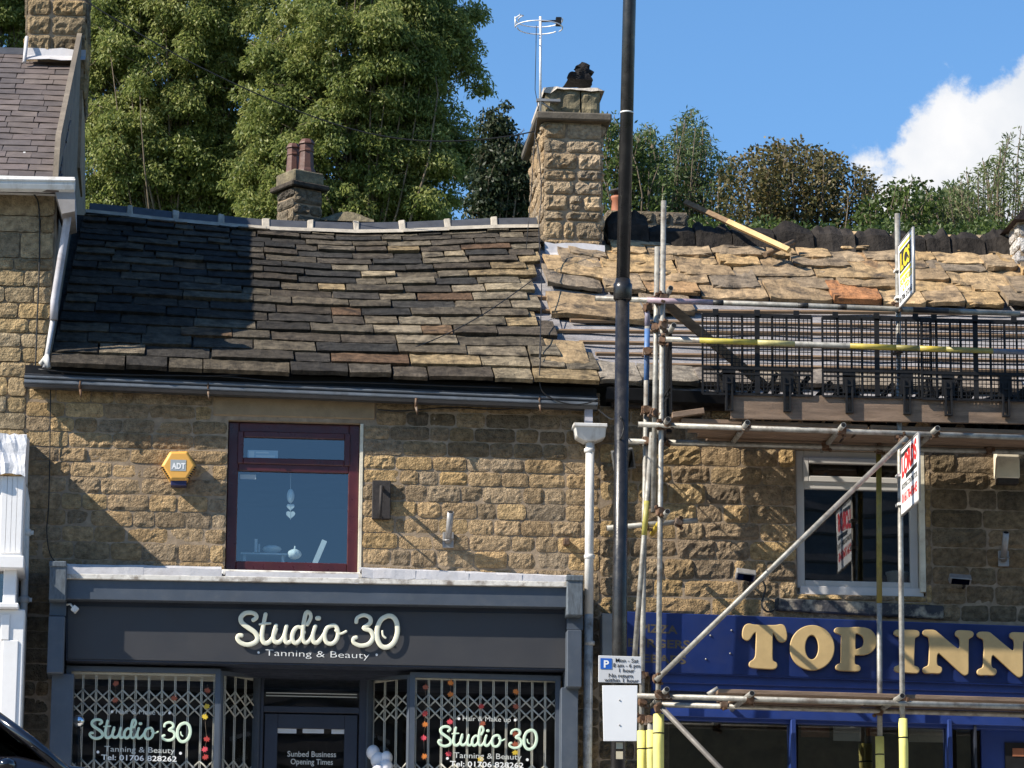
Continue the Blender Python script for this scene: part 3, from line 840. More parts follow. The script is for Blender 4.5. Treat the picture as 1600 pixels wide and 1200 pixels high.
for quad, st in (((110,1048,-.09, 336,1052,-.09), .114), ((650,1057,-.09, 872,1060,-.09), .114), ((352,1052,.0, 400,1056,.38), .155), ((584,1059,.38, 638,1058,.0), .155)):
    A = P(quad[0], quad[1], quad[2]); B = P(quad[3], quad[4], quad[5])
    zt_ = (A.z+B.z)/2-.03
    grille(A, B, zt_, .5, st, [(zt_-.36, zt_-.135), (zt_-.98, zt_-.755), (zt_-1.4, zt_-1.2)])
for xa, xb in ((112,336),(652,872)):
    b = MB(); A = P(xa,1050,.02); B = P(xb,1058,.02); b.box((A.x, .06, A.z-.05), (B.x, .10, A.z+.02)); b.build('blind_rail', PLASTER, studio)
for x in (403,579):
    b = MB(); A = P(x,1060,.40); b.box((A.x-.035, .385, .1), (A.x+.03, .44, A.z)); b.build('grille_post', GRILLE, studio)
# ------------------------------------------------------------------ chimneys
def chimney(parent, px0, px1, py_top, py_base, Yf, D, pal, cap=None, label=None, name='chimney', stone_h=(.13,.2), stone_w=(.18,.38), rot=None, top=None, sides='flr'):
    x0, zt = XZ(px0, py_top, Yf); x1 = XZ(px1, py_base, Yf)[0]; zb = XZ((px0+px1)/2, py_base, Yf)[1]
    b = MB(); b.box((x0+.012, Yf+.012, zb-1.2), (x1-.012, Yf+D-.012, zt))
    c = b.build(name, MORTAR, parent)
    if label: c['label'] = label
    course_stones(c, x0, x1, zb, zt, [], pal, wr=stone_w, hr=stone_h, yf=Yf, bulge=.03, joint=.022)
    if 'l' in sides: course_stones(c, 0, D, zb-.4, zt, [], pal, wr=stone_w, hr=stone_h, yf=0, bulge=.025, joint=.02, axis=lambda q: Vector((x0+q.y, Yf+D-q.x, q.z)))
    if 'r' in sides: course_stones(c, 0, D, zb-.4, zt, [], pal, wr=stone_w, hr=stone_h, yf=0, bulge=.025, joint=.02, axis=lambda q: Vector((x1-q.y, Yf+q.x, q.z)))
    return c, x0, x1, zb, zt

PAL_C = [(.42,.32,.21),(.37,.285,.19),(.46,.345,.215),(.31,.245,.17),(.40,.29,.175)]
big, bx0, bx1, bzb, bzt = chimney(studio, 849, 941, 190, 396, 3.45, 1.35, PAL_C, label='tall narrow sandstone chimney stack with a slab cap', stone_h=(.10,.21), stone_w=(.13,.42))
b = MB(); cz = XZ(849,190,3.45)[1]
b.box((bx0-.085, 3.45-.10, cz), (bx1+.085, 3.45+1.5, cz+.085)); b.build('cap_slab', mat('cap_stone', (.10,.085,.065), .9, .3, 8, .006, 40), big, bevel=.015)
# weathered blocks above the cap
tz = cz+.085; tw = bx1-bx0+.02; xx = bx0+.02; BLK = mat('lichen_block', (.185,.155,.095), .95, .45, 9, .02, 26, dirt=(.05,.045,.035), dscale=5, damount=.75)
h_ = XZ(849,132,3.45)[1]-tz-.03
for w_ in (.36, .2):
    b = MB(); nx, nz = 6, 4; ph = Vector((w_*90, 3, 1))
    x_a, x_b = xx+.006, min(xx+w_, bx1+.0)
    vs = []; 
    for j in range(nz+1):
        for i in range(nx+1):
            u, v = i/nx, j/nz; x = x_a+(x_b-x_a)*u; z = tz+h_*v
            vs.append((x+.012*noise.noise(Vector((x*9,z*9,1))+ph), 3.47-.03*noise.noise(Vector((x*11,z*11,0))+ph)+(.02 if i in (0,nx) or j in (0,nz) else 0), z))
    m_ = len(vs); vs += [(x, 4.7, z) for x, y, z in vs]
    fs = []
    for j in range(nz):
        for i in range(nx):
            a = j*(nx+1)+i; fs.append((a,a+1,a+nx+2,a+nx+1)); fs.append((m_+a,m_+a+nx+1,m_+a+nx+2,m_+a+1))
    for i in range(nx):
        fs.append((i+1,i,m_+i,m_+i+1)); t_ = nz*(nx+1); fs.append((t_+i,t_+i+1,m_+t_+i+1,m_+t_+i))
    for j in range(nz):
        a = j*(nx+1); fs.append((a,a+nx+1,m_+a+nx+1,m_+a)); a += nx; fs.append((a+nx+1,a,m_+a,m_+a+nx+1))
    b.add(vs, fs); b.build('chimney_block', BLK, big); xx += w_+.01
b = MB(); q = []
n_ = 9
for i in range(n_+1):
    u = i/n_; x = bx0-.0+(bx1-bx0+.02)*u
    e = min(u, 1-u)*n_
    zt_ = tz+h_+(-.01 if e < 1 else .012)+rnd.uniform(-.008,.01)
    for y, z in ((3.445, tz+h_-.018+rnd.uniform(-.015,.012)-(.035 if u < .12 else 0)), (3.46, zt_), (4.72, zt_), (4.74, tz+h_-.03)): q.append((x,y,z))
b.add(q, [(i*4+j, i*4+j+1, (i+1)*4+j+1, (i+1)*4+j) for i in range(n_) for j in range(3)]+[(3,2,1,0), tuple(n_*4+k for k in range(4))])
b.build('mortar_flaunching', mat('pale_flaunching', (.46,.41,.35), .9, .2, 12, .008, 40), big)
# lead apron at the foot of the chimney
b = MB(); A = P(851,388,3.42); B = P(945,391,3.42)
vs = []
for i in range(7):
    p = A.lerp(B, i/6); vs += [p+Vector((0,0,.06+rnd.uniform(-.01,.015))), p+Vector((0,-.03,-.05)), p+Vector((.01,-.32,-.23+rnd.uniform(-.015,.015)))]
b.add(vs, [(i*3+j, i*3+j+1, (i+1)*3+j+1, (i+1)*3+j) for i in range(6) for j in range(2)])
o = b.build('lead_apron', LEAD, big); s_ = o.modifiers.new('thick','SOLIDIFY'); s_.thickness = .004
# small rear chimney with two pots, and a low capped stack beside it
PAL_D = [(.20,.16,.11),(.17,.14,.10),(.24,.19,.125),(.13,.11,.085)]
small, sx0, sx1, szb, szt = chimney(studio, 443, 494, 293, 352, 7.3, .38, PAL_D, label='small dark rear chimney with two clay pots', stone_h=(.12,.16), stone_w=(.2,.34))
b = MB(); b.box((sx0-.06, 7.24, szt), (sx1+.06, 7.74, szt+.06)); b.build('cap_slab', SOOT, small, bevel=.012, color=(.06,.05,.04))
b = MB(); b.box((sx0-.01, 7.29, szt+.06), (sx1+.01, 7.69, XZ(470,266,7.3)[1])); b.build('chimney_block', BLK, small, bevel=.015)
zt2 = XZ(470,266,7.3)[1]
def pot(parent, x, Y, z, r, h, m, name='chimney_pot', n=8):
    b = MB()
    b.lathe([(r*1.25,0),(r*1.2,.03),(r*1.0,.06),(r*.86,h*.62),(r*.98,h*.64),(r*.98,h*.68),(r*.88,h*.7),(r*.9,h*.84),(r*1.08,h*.86),(r*1.05,h*.9),(r*.72,h),(r*.6,h),(r*.6,h*.8)], (x,Y,z), n, smooth=False)
    return b.build(name, m, parent)
pot(small, XZ(474,266,7.5)[0], 7.42, zt2, .09, .40, POTRED); pot(small, XZ(465,266,7.5)[0], 7.60, zt2, .08, .38, POTRED)
small.rotation_euler.z = math.radians(30)
low, lx0, lx1, lzb, lzt = chimney(studio, 510, 578, 346, 372, 7.4, .6, PAL_D, label='low rear chimney stack with a mossy rounded cap')
b = MB(); q = []
for i in range(9):
    u = i/8; x = lx0-.06+(lx1-lx0+.10)*u; h2 = .13*math.sin(math.pi*min(max(u,.06),.94))+.03
    q += [(x,7.35,lzt),(x,7.42,lzt+h2*.8),(x,7.7,lzt+h2),(x,7.98,lzt+h2*.8),(x,8.05,lzt)]
b.add(q, [(i*5+j, (i+1)*5+j, (i+1)*5+j+1, i*5+j+1) for i in range(8) for j in range(4)]+[(0,1,2,3,4),(44,43,42,41,40)])
b.build('rounded_cap', mat('mossy_cap', (.17,.14,.085), .95, .4, 10, .015, 30), low)

# ================================================================== left house
XC = XZ(81, 450, 0)[0]
left = thing('stone_house', 'taller sandstone house at the left edge with white gutter and grey slate roof', 'building', (-2.5, 2, 0))
zeL = XZ(60, 303, 0)[1]
XW = -4.2
lw = wall_holes(XW, XJ-.002, 0, ZTOP, [], .008, .42)
lw2 = wall_holes(XW, XC, ZTOP, zeL, [], .008, .42); n_ = len(lw.v); lw.v += lw2.v; lw.f += [tuple(i+n_ for i in f) for f in lw2.f]; lw.sm += lw2.sm
lwall = lw.build('wall', MORTAR, left)
course_stones(lwall, -3.4, XJ, .05, ZTOP-.0, [], PAL_L, yf=-.012, wr=(.22,.5))
course_stones(lwall, -3.4, XC, ZTOP, XZ(40,404,0)[1], [], PAL_L, yf=-.012, wr=(.22,.5))
course_stones(lwall, -3.4, XC, XZ(40,404,0)[1], zeL, [], PAL_L, yf=-.012, wr=(.3,.6), hr=(.14,.26), bulge=.006)
# gable wall
g0 = P(90, 290, .01); g1 = P(131, 56, 4.62); g2 = P(146, 320, 9.2)
zfL = lambda x, Y: zeL-.02+.577*(Y+.2)
UP = .37  # upstand added along the verge to lengthen the gable's shadow on the studio roof
b = MB(); poly = [Vector((g0.x,.01,0)), Vector((g0.x,.01,zfL(0,.01))), Vector((g0.x+.005,.12,zfL(0,.12)+UP*.8)), Vector((g0.x+(g1.x-g0.x)*.06,.35,zfL(0,.35)+UP)), Vector((g1.x,4.62,zfL(0,4.62)+UP)), Vector((g2.x,9.2,zeL-.1)), Vector((g2.x,9.2,0))]
b.prism(poly, (-.05,0,0)); b.build('gable_wall', mat('rendered_gable', (.20,.165,.125), .95, .3, 6, .008, 18, dirt=(.06,.05,.04), dscale=1.5, damount=.7), left)
b = MB()
vl = lambda Y: XZ(93,270,-.2)[0]+(XZ(124,100,4.6)[0]-XZ(93,270,-.2)[0])*(Y+.2)/4.8
b.add([(XW,-.2,zfL(0,-.2)-.03),(vl(-.2)-.01,-.2,zfL(0,-.2)-.03),(vl(4.6)-.01,4.6,zfL(0,4.6)-.03),(XW,4.6,zfL(0,4.6)-.03)], [(0,1,2,3)])
b.add([(XW,4.6,zfL(0,4.6)-.03),(vl(4.6),4.6,zfL(0,4.6)-.03),(g2.x,9.2,zeL-.1),(XW,9.2,zeL-.1)], [(0,1,2,3)])
lroof = b.build('roof', SOOT, left, color=(.06,.05,.05))
b = MB(); b.box((XW,.42,0), (XW+.3,9.2,zeL)); b.box((XW,8.9,0), (g2.x-.4,9.2,zeL-.12)); b.build('inner_wall', DARKROOM, left)
PAL_G = [(.115,.092,.084),(.10,.082,.076),(.13,.105,.093),(.088,.074,.07)]
Y = -.3
while Y < 4.5:
    e = .2
    x = vl(Y)+rnd.uniform(-.01,.01)
    while x > -3.4:
        w = rnd.uniform(.2,.34)
        slab_stone(lroof, x-w+.003, x-.003, Y+rnd.uniform(-.006,.006), Y+e*1.9, .02, .022, shade(rnd.choice(PAL_G), rnd.uniform(.85,1.15)), BLUESLATE, name='slate', zf=zfL, n=3, rag=.006)
        x -= w
    Y += e
b = MB(); zr = zfL(0,4.6)
b.add([(XW,4.42,zr-.06),(XW,4.58,zr+.06),(XW,4.64,zr+.06),(XW,4.8,zr-.06),(vl(4.6)-.02,4.42,zr-.06),(vl(4.6)-.02,4.58,zr+.06),(vl(4.6)-.02,4.64,zr+.06),(vl(4.6)-.02,4.8,zr-.06)], [(0,4,5,1),(1,5,6,2),(2,6,7,3),(4,7,6,5)])
b.build('ridge_tile', RIDGE, lroof)
PAL_LC = [(.36,.255,.13),(.31,.225,.125),(.26,.195,.115),(.17,.135,.09)]
lch, cx0, cx1, czb, czt = chimney(left, 45, 133, -60, 86, 4.15, 1.2, PAL_LC, label='square stone chimney rising out of the top of the frame', stone_h=(.17,.24), stone_w=(.25,.42))
b = MB(); A = P(41,84,4.12); B = P(134,86,4.12); vs = []
for i in range(6):
    p = A.lerp(B, i/5); vs += [p+Vector((0,0,.06+rnd.uniform(-.01,.012))), p+Vector((0,-.02,-.02)), p+Vector((0,-.05,-.035)), p+Vector((.0,-.2,-.115+rnd.uniform(-.008,.008)))]
b.add(vs, [(i*4+j, i*4+j+1, (i+1)*4+j+1, (i+1)*4+j) for i in range(5) for j in range(3)])
o = b.build('lead_apron', LEAD, lch); s_ = o.modifiers.new('thick','SOLIDIFY'); s_.thickness = .004
b = MB(); b.tube([P(42,58,4.1), P(38,98,3.9)], .02, 6); b.build('lead_soaker', LEAD, lch)
for px, py in ((64,136),(92,154),(94,110),(35,166),(69,243),(38,245),(61,270)):
    b = MB(); d = (P(px,py,0)-CAM); t_ = 1.0
    for _ in range(60):
        q = CAM+d*t_
        if q.z <= zfL(q.x,q.y): break
        t_ += .003
    q = CAM+d*t_
    lo = 0
    b.obox(q+Vector((0,-.03,.03)), Vector((1,0,0)), Vector((0,.866,.5)), Vector((0,-.5,.866)), .011, .022, .006); b.build('slate_hook', WHITEPL, lroof)
# white gutter with boxed soffit
A = P(-60,281,-.34); B = P(117,284,-.34)
sweep([(0,-.03),(-.004,.03),(.012,.05),(.03,.04),(.16,.04),(.16,-.06),(.06,-.09),(.015,-.07)], A, B, WHITEPL, 'gutter', left, bevel=.004)
sweep([(-.012,-.0),(-.016,.012),(0,.03),(0,.0)], A, B+Vector((.002,0,0)), WHITEPL, 'gutter_lip', left)
b = MB(); e0 = P(88,300,-.18); b.box((XW,-.16,zeL-.02), (e0.x,.0,zeL+.12)); b.build('soffit_board', WHITEPL, left)
b = MB(); s0 = P(88,302,-.3); s1 = P(117,302,-.3)
b.ppx([(86,299),(117,296),(117,330),(97,334)], -.29, .5); b.build('soffit_return', mat('weathered_board', (.27,.25,.24), .7, .2, 6), left)
def pipe(parent, pts, r, m, name='downpipe', collars=(), n=12):
    b = MB(); b.tube(pts, r, n)
    o = b.build(name, m, parent)
    for c in collars:
        c = Vector(c); q = MB(); q.lathe([(r*1.05,-.03),(r*1.35,-.026),(r*1.35,.026),(r*1.05,.03)], c, 14)
        q.box((c.x-r*2.0, c.y-.006, c.z-.018), (c.x+r*2.0, c.y+.02, c.z+.018)); q.build('pipe_collar', m, o)
    return o
pipe(left, [P(106,330,-.12), P(105,345,-.10), P(85,470,-.07), P(84,500,-.07)], .036, GREYPIPE)
b = MB(); b.tube([P(84,490,-.06), P(76,540,-.06), P(70,575,-.12)], .022, 8); b.build('lead_soaker', LEAD, left)
b = MB(); b.tube([P(64,570,-.1), P(72,560,-.12), P(77,575,-.15)], [.03,.045,.02], 8); b.build('pipe_shoe', WHITEPL, left)
# white side bay of the left house
bay = MB()
b = MB(); b.bpx((-60,742), (34,870), -.62, -.01); bayo = b.build('bay_window', WHITEPAINT, left, bevel=.01); bayo['label'] = 'white painted bay window with lead capped roof'
for k, x in enumerate((3, 11, 19, 27)):
    b = MB(); b.bpx((x,744), (x+5.5,864), -.635, -.621); b.build('panel_board', WHITEPAINT, bayo, bevel=.004)
b = MB(); b.bpx((-60,866), (37,888), -.72, -.01); b.build('bay_ledge', WHITEPAINT, bayo, bevel=.008)
b = MB(); b.bpx((-60,888), (-22,947), -.55, -.01); b.bpx((6,889),(24,947), -.62, -.01); b.build('bay_post', WHITEPAINT, bayo, bevel=.006)
b = MB(); b.bpx((-22,889), (6,947), -.54, -.53); b.build('pane', G_DARK, bayo)
b = MB(); b.bpx((-60,940), (29,950), -.68, -.01); b.build('bay_ledge', WHITEPAINT, bayo, bevel=.008)
b = MB(); b.bpx((-60,950), (20,1480), -.6, -.01); b.build('bay_pilaster', WHITEPAINT, bayo, bevel=.01)
b = MB(); b.bpx((2,960), (14,1000), -.615, -.601); b.bpx((4,1000),(12,1460), -.612, -.601); b.build('panel_mould', WHITEPAINT, bayo, bevel=.006)
# crinkled lead roof of the bay
b = MB(); nx, ny = 16, 8; vs = []
p0 = P(-60,700,-.68); p1 = P(41,700,-.68)
def cr(x, y, z, a=.03): return a*noise.noise(Vector((x*9, y*9, z*9)))+a*.5*noise.noise(Vector((x*22,y*22,z*22)))
zt = XZ(20,690,0)[1]; zb = XZ(20,741,-.68)[1]
for j in range(ny+1):
    v = j/ny
    for i in range(nx+1):
        u = i/nx; x = p0.x+(p1.x-p0.x)*u
        if v < .5: Yy = -.01-.64*(v/.5); z = zt-.06*(v/.5)
        else: Yy = -.66-.03*((v-.5)/.5); z = zt-.06-(zt-.06-zb)*((v-.5)/.5)
        if i == nx: pass
        vs.append((x+(cr(z,x,Yy,.02) if v > 0 else 0), Yy+cr(x,z,Yy), z+cr(x*1.3,Yy,z+4)))
base_n = len(vs)
for j in range(ny+1):
    x_, y_, z_ = vs[j*(nx+1)+nx]
    vs.append((x_-.005, y_+.02 if j > ny/2 else y_, min(z_-.02, zb+.0) if j <= ny/2 else z_-.0))
fs = [(j*(nx+1)+i, (j+1)*(nx+1)+i, (j+1)*(nx+1)+i+1, j*(nx+1)+i+1) for j in range(ny) for i in range(nx)]
fs += [(j*(nx+1)+nx, (j+1)*(nx+1)+nx, base_n+j+1, base_n+j) for j in range(ny)]
b.add(vs, fs); o = b.build('lead_roof', mat('white_lead', (.66,.66,.68), .5, .12, 6, .01, 12), bayo); s_ = o.modifiers.new('thick','SOLIDIFY'); s_.thickness = .005
pipe(left, [P(17,757,-.12), P(30,757,-.13), P(38,765,-.13), P(41,785,-.12), P(38,935,-.10), Vector((P(28,1150,-.1).x-.04,-.10,.05))], .034, WHITEPL, collars=(P(38,937,-.1), P(40.5,832,-.11)))

# ================================================================== the inn
inn = thing('inn_building', 'sandstone inn under repair with half stripped flagstone roof and blue fascia', 'building', ((XM+XEND)/2, 2, 0))
NX0, NZ1 = XZ(1243, 702, 0); NX1, NZ0 = XZ(1447, 932, 0)
IX0, IZ1 = XZ(1020, 1062, 0)
iholes = [(NX0, NX1, NZ0, NZ1), (IX0+.15, XEND-.4, .02, IZ1-.12)]
ITOP = 4.86
iwall = wall_holes(XM+.002, XEND, 0, ITOP, iholes, .004, .42).build('wall', MORTAR, inn)
XS = XZ(1455, 800, 0)[0]
course_stones(iwall, XM, XS, XZ(1100,962,0)[1], ITOP, iholes, PAL_T, wr=(.24,.55), hr=(.16,.19), bulge=.020)
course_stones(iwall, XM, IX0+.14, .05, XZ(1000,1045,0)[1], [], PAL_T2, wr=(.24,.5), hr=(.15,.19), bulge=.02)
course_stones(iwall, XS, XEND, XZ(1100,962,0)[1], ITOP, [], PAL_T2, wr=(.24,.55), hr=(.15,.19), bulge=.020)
# --- half stripped roof
roof2 = MB()
xs = [3.6+i*.5 for i in range(13)]
for xa, xb in zip(xs, xs[1:]):
    for k in range(8):
        Ya, Yb = YE+.1+(YR-YE-.1)*k/8, YE+.1+(YR-YE-.1)*(k+1)/8
        s0 = .012*math.sin(xa*5+k*1.7); s1 = .012*math.sin(xb*5+k*1.7); s2 = .012*math.sin(xb*5+(k+1)*1.7); s3 = .012*math.sin(xa*5+(k+1)*1.7)
        roof2.add([roof_pt(xa,Ya,-.02+s0), roof_pt(xb,Ya,-.02+s1), roof_pt(xb,Yb,-.02+s2), roof_pt(xa,Yb,-.02+s3)], [(0,1,2,3)])
    roof2.add([(xa,YR,roofz(xa,YR)-.03),(xb,YR,roofz(xb,YR)-.03),(xb,8.4,4.9),(xa,8.4,4.9)], [(0,1,2,3)])
roof2 = roof2.build('roof', FELT, inn); roof2['label'] = 'half stripped roof with grey felt and battens showing below the flagstones'
# patch of felt beneath the torn edge of the studio side
b = MB()
for k in range(8):
    Ya, Yb = YE+.1+3.9*k/8, YE+.1+3.9*(k+1)/8
    b.add([roof_pt(3.2,Ya,-.012), roof_pt(3.6,Ya,-.012), roof_pt(3.6,Yb,-.012), roof_pt(3.2,Yb,-.012)], [(0,1,2,3)])
b.build('roof_felt', FELT, roof)
PAL_F = [(.33,.23,.125),(.29,.205,.12),(.37,.25,.125),(.24,.18,.118),(.19,.15,.108),(.33,.205,.105),(.30,.222,.14),(.41,.285,.155)]
done_orange = False
Y = roof_hit(1250, 474).y; k = 0
while Y < YR-.12:
    e = rnd.uniform(.27,.33)
    x = roof_hit(1010-70*k if k < 3 else 905, 470).x
    if k == 0: x = roof_hit(858,470).x
    if k == 1: x = roof_hit(862,455).x
    if k == 2: x = roof_hit(880,430).x
    if k == 3: x = roof_hit(890,410).x
    if k >= 4: x = roof_hit(950,390).x
    while x < XEND:
        w = rnd.uniform(.38,.95) if k < 3 else rnd.uniform(.26,.7)
        if k == 0 and x < 4.0: w = .58
        if k == 1 and x < 4.0: w = .80
        if k == 2 and x < 4.0: w = .42
        orange = k == 0 and abs(x-roof_hit(1330,466).x) < .27 and not done_orange
        if orange: w = min(w, .5); done_orange = True
        c = (.37,.17,.075) if orange else shade(rnd.choice(PAL_F), rnd.uniform(.85,1.15))
        t = rnd.uniform(.032,.06)
        slab_stone(roof2, x+rnd.uniform(.004,.018), x+w-rnd.uniform(.004,.018), Y+rnd.uniform(-.10,.07), Y+e*1.7, t, t*rnd.uniform(.35,.9), c, FLAG, name='flagstone', n=max(5,int(w/.07)), rag=.065, yaw=rnd.uniform(-.13,.13))
        x += w
    Y += e; k += 1
# loose flags low on the slope and the eaves course
for (pa, pb, ypx, Ld, t, yaw, c) in ((862,1004,499,.62,.05,-.03,(.29,.205,.118)),(1008,1085,492,.5,.045,.05,(.24,.18,.12)),(852,921,578,.62,.05,.05,(.30,.215,.12)),(938,1002,603,.5,.045,-.02,(.25,.215,.17)),(893,942,597,.3,.04,.05,(.28,.19,.10)),(1003,1090,603,.45,.045,.02,(.22,.19,.15)),(1092,1180,606,.42,.045,-.02,(.20,.17,.14)),(1182,1250,606,.4,.04,.0,(.24,.2,.15)),(1252,1330,608,.42,.045,.0,(.2,.17,.14)),(1332,1420,610,.42,.04,0,(.23,.19,.14)),(1422,1500,612,.4,.045,0,(.21,.18,.14)),(1502,1600,614,.42,.04,0,(.22,.18,.14))):
    a = roof_hit(pa, ypx); c2 = roof_hit(pb, ypx)
    slab_stone(roof2, a.x, c2.x, a.y, a.y+Ld, t, .03, c, FLAG, name='flagstone', n=7, rag=.05, yaw=yaw)
for i, (ya, yb, xa, xb) in enumerate(((428,430,850,880),(487,492,838,912),(503,515,890,1600),(519,527,850,1600),(537,549,905,1600),(555,566,930,1600),(466,472,835,900),(572,582,1010,1600),(488,492,1010,1600))):
    x0_, x1_ = roof_hit(xa, ya).x, roof_hit(xb, yb).x
    x = x0_; seg = 0
    while x < x1_-.05:
        w = min(rnd.uniform(1.2,2.6), x1_-x)
        t0 = (x-x0_)/(x1_-x0_); t1 = (x+w-x0_)/(x1_-x0_)
        A = roof_hit(xa+(xb-xa)*t0, ya+(yb-ya)*t0); B = roof_hit(xa+(xb-xa)*t1, ya+(yb-ya)*t1)
        A.z = roofz(A.x, A.y); B.z = roofz(B.x, B.y); n_ = Vector((0,-.5,.866)); s_ = Vector((0,.866,.5))
        d = (B-A).normalized(); s_ = n_.cross(d)
        b = MB(); b.obox((A+B)/2+n_*.014, d, s_, n_, (B-A).length/2-.004, .024, .014); b.build('batten', BATTEN, roof2)
        x += w
# sooty ridge stones standing along the top
ridge_px = [945,1010,1082,1140,1205,1266,1330,1392,1440,1478,1532,1574,1640,1700]
prev = None
for i in range(len(ridge_px)-1):
    xa = XZ(ridge_px[i], 380, YR)[0]+.006; xb = XZ(ridge_px[i+1], 380, YR)[0]-.006
    h = rnd.uniform(.15,.25)+(.1 if i in (0,) else 0); ph = Vector((i*3.1,0,0)); n_ = 7; vs = []
    tl = rnd.uniform(-.03,.05)
    for q_ in range(n_+1):
        u = q_/n_; x = xa+(xb-xa)*u; z0 = roofz(x,YR)
        hh = h+rnd.uniform(-.02,.02)+tl*(u-.5)+.07*noise.noise(Vector((x*5,1,2))+ph)-(.04 if q_ in (0,n_) else 0)
        bl_ = .07*noise.noise(Vector((x*4,5,2))+ph)
        vs += [(x,YR-.30+bl_,z0-.17),(x,YR-.20+bl_,z0+hh*.45),(x,YR-.04,z0+hh),(x,YR+.06,z0+hh),(x,YR+.32,z0-.12)]
    b = MB(); b.add(vs, [(a*5+j, (a+1)*5+j, (a+1)*5+j+1, a*5+j+1) for a in range(n_) for j in range(4)]+[(0,1,2,3,4), tuple(n_*5+k_ for k_ in (4,3,2,1,0))])
    b.build('ridge_stone', SOOT, roof2, color=shade((.026,.022,.019), rnd.uniform(.8,1.3)))
# rear stack with a terracotta pot and cowl just above the ridge
rs, rx0, rx1, rzb, rzt = chimney(inn, 948, 1075, 328, 372, 6.2, .6, PAL_D, label='low dark rear stack carrying a short terracotta pot')
b = MB(); pp = P(965,318,6.4); b.lathe([(.08,0),(.075,.02),(.062,.16),(.075,.18),(.075,.21),(.062,.21)], (pp.x,6.4,rzt), 12); b.build('chimney_pot', POTORANGE, rs)
b = MB(); b.lathe([(.045,.21),(.045,.25),(.10,.26),(.09,.28),(.03,.30)], (pp.x,6.4,rzt), 12); b.build('pot_cowl', IRON, rs)
# gutter and eaves of the inn
A = P(948,610,-.2); B = P(1640,640,-.2)
sweep([(0,.03),(.012,.035),(.02,.0),(.12,.0),(.12,-.08),(.03,-.07)], A, B, BLACKPL, 'gutter', inn)
b = MB(); b.box((XM+.1,-.06,ITOP-.02), (XEND,.4,ITOP+.1)); b.build('eaves_board', SOOT, inn, color=(.05,.04,.035))
b = MB(); b.box((XM+.02,.42,0), (XM+.2,8,4.9)); b.box((XEND-.2,.42,0), (XEND,8,4.9)); b.box((XM,8,0), (XEND,8.3,4.9)); b.box((XM+.2,.42,2.5), (XEND-.2,8,2.62)); b.box((XM+.2,3.4,0), (XEND-.2,3.5,2.5)); b.box((XM+.2,2.8,2.62), (XEND-.2,2.9,4.7)); b.box((XM+.2,.42,4.6), (XEND-.2,2.8,4.66))
b.build('inner_wall', DARKROOM, inn)
IMUL = XZ(1345, 760, .05)[1]
iwin = window(inn, NX0+.01, NX1-.055, NZ0+.06, NZ1-.0, .05, mat('grey_white_frame', (.44,.42,.39), .5, .08, 4), G_DARK, IMUL, fw=.075)
b = MB(); b.box((NX1-.05,-.005,NZ0+.04), (NX1,.10,NZ1)); b.build('reveal', CREAMPAINT, iwin)
b = MB(); b.bpx((1250,915),(1444,934), .03, .16)
b.build('window_sill', mat('sill_white', (.52,.5,.48), .5, .1, 4), iwin, bevel=.006)
b = MB(); b.ppx([(1212,934),(1475,946),(1475,967),(1212,953)], -.06, .05); b.build('stone_sill', mat('peeling_sill', (.04,.04,.045), .8, .3, 9, .006, 30, dirt=(.40,.34,.25), dscale=6.5, damount=1.0), iwall, bevel=.012)
# fascia of the inn
YF = -.26
b = MB(); b.ppx([(966,955),(1760,984),(1760,1077),(966,1049)], YF, -.02); b.build('fascia_back', BLUEPAINT, inn)
b = MB(); b.ppx([(941,958),(965,959),(965,1034),(941,1033)], YF+.04, -.02); b.build('fascia_end', mat('grey_end', (.20,.20,.19), .6, .15, 5), inn, bevel=.004)
for ya, yb, Yf, m in ((1052,1066,-.20,BLUEPAINT),(1066,1078,-.16,BLUEPAINT),(1104,1118,-.19,BLUEPAINT),(1118,1124,-.15,BLUEPAINT)):
    b = MB(); b.ppx([(1020,ya),(1600,ya+17),(1720,ya+21),(1720,yb+21),(1600,yb+17),(1020,yb)], Yf, -.02); b.build('shopfront_rail', m, inn, bevel=.004)
b = MB(); b.ppx([(1020,1078),(1600,1095),(1720,1099),(1720,1127),(1600,1122),(1020,1104)], -.12, -.02); b.build('shopfront_board', NAVY, inn)
for xa, xb in ((1236,1247),(1481,1494),(1020,1030)):
    b = MB(); b.bpx((xa,1124),(xb,1480), -.22, -.02); b.build('shopfront_post', BLUEPAINT, inn, bevel=.006)
for xa, xb in ((1030,1236),(1247,1481)):
    b = MB(); b.bpx((xa,1120),(xb,1420), -.10, -.094); b.build('shop_pane', G_DARK, inn)
    b = MB(); b.bpx((xa,1420),(xb,1480), -.14, -.02); b.build('stall_riser', BLUEPAINT, inn)
b = MB(); b.bpx((1494,1120),(1522,1470), -.10, -.094); b.build('shop_pane', G_DARK, inn)
b = MB(); b.bpx((1522,1124),(1532,1470),-.18,-.02); b.build('shopfront_post', NAVY, inn)
b = MB(); b.bpx((1532,1126),(1640,1470),-.06,-.0); idoor = b.build('door', BLUEPAINT, inn, bevel=.004)
b = MB(); b.bpx((1570,1160),(1625,1330),-.075,-.06); b.build('door_panel', BLACKPL, idoor)
b = MB(); b.bpx((1582,1169),(1600,1182),-.080,-.075); b.build('door_sticker', POTORANGE, idoor)
# posters and shelves seen through the inn's windows
for (xa,ya,xb,yb,m) in ((1252,1130,1296,1152,mat('brown_poster',(.22,.09,.06))),(1302,1130,1345,1158,PAPER),(1420,1133,1478,1160,PLASTER),(1354,1132,1376,1150,mat('orange_poster',(.3,.12,.04)))):
    b = MB(); b.bpx((xa,ya),(xb,yb),.25,.262); b.build('poster', m, inn)

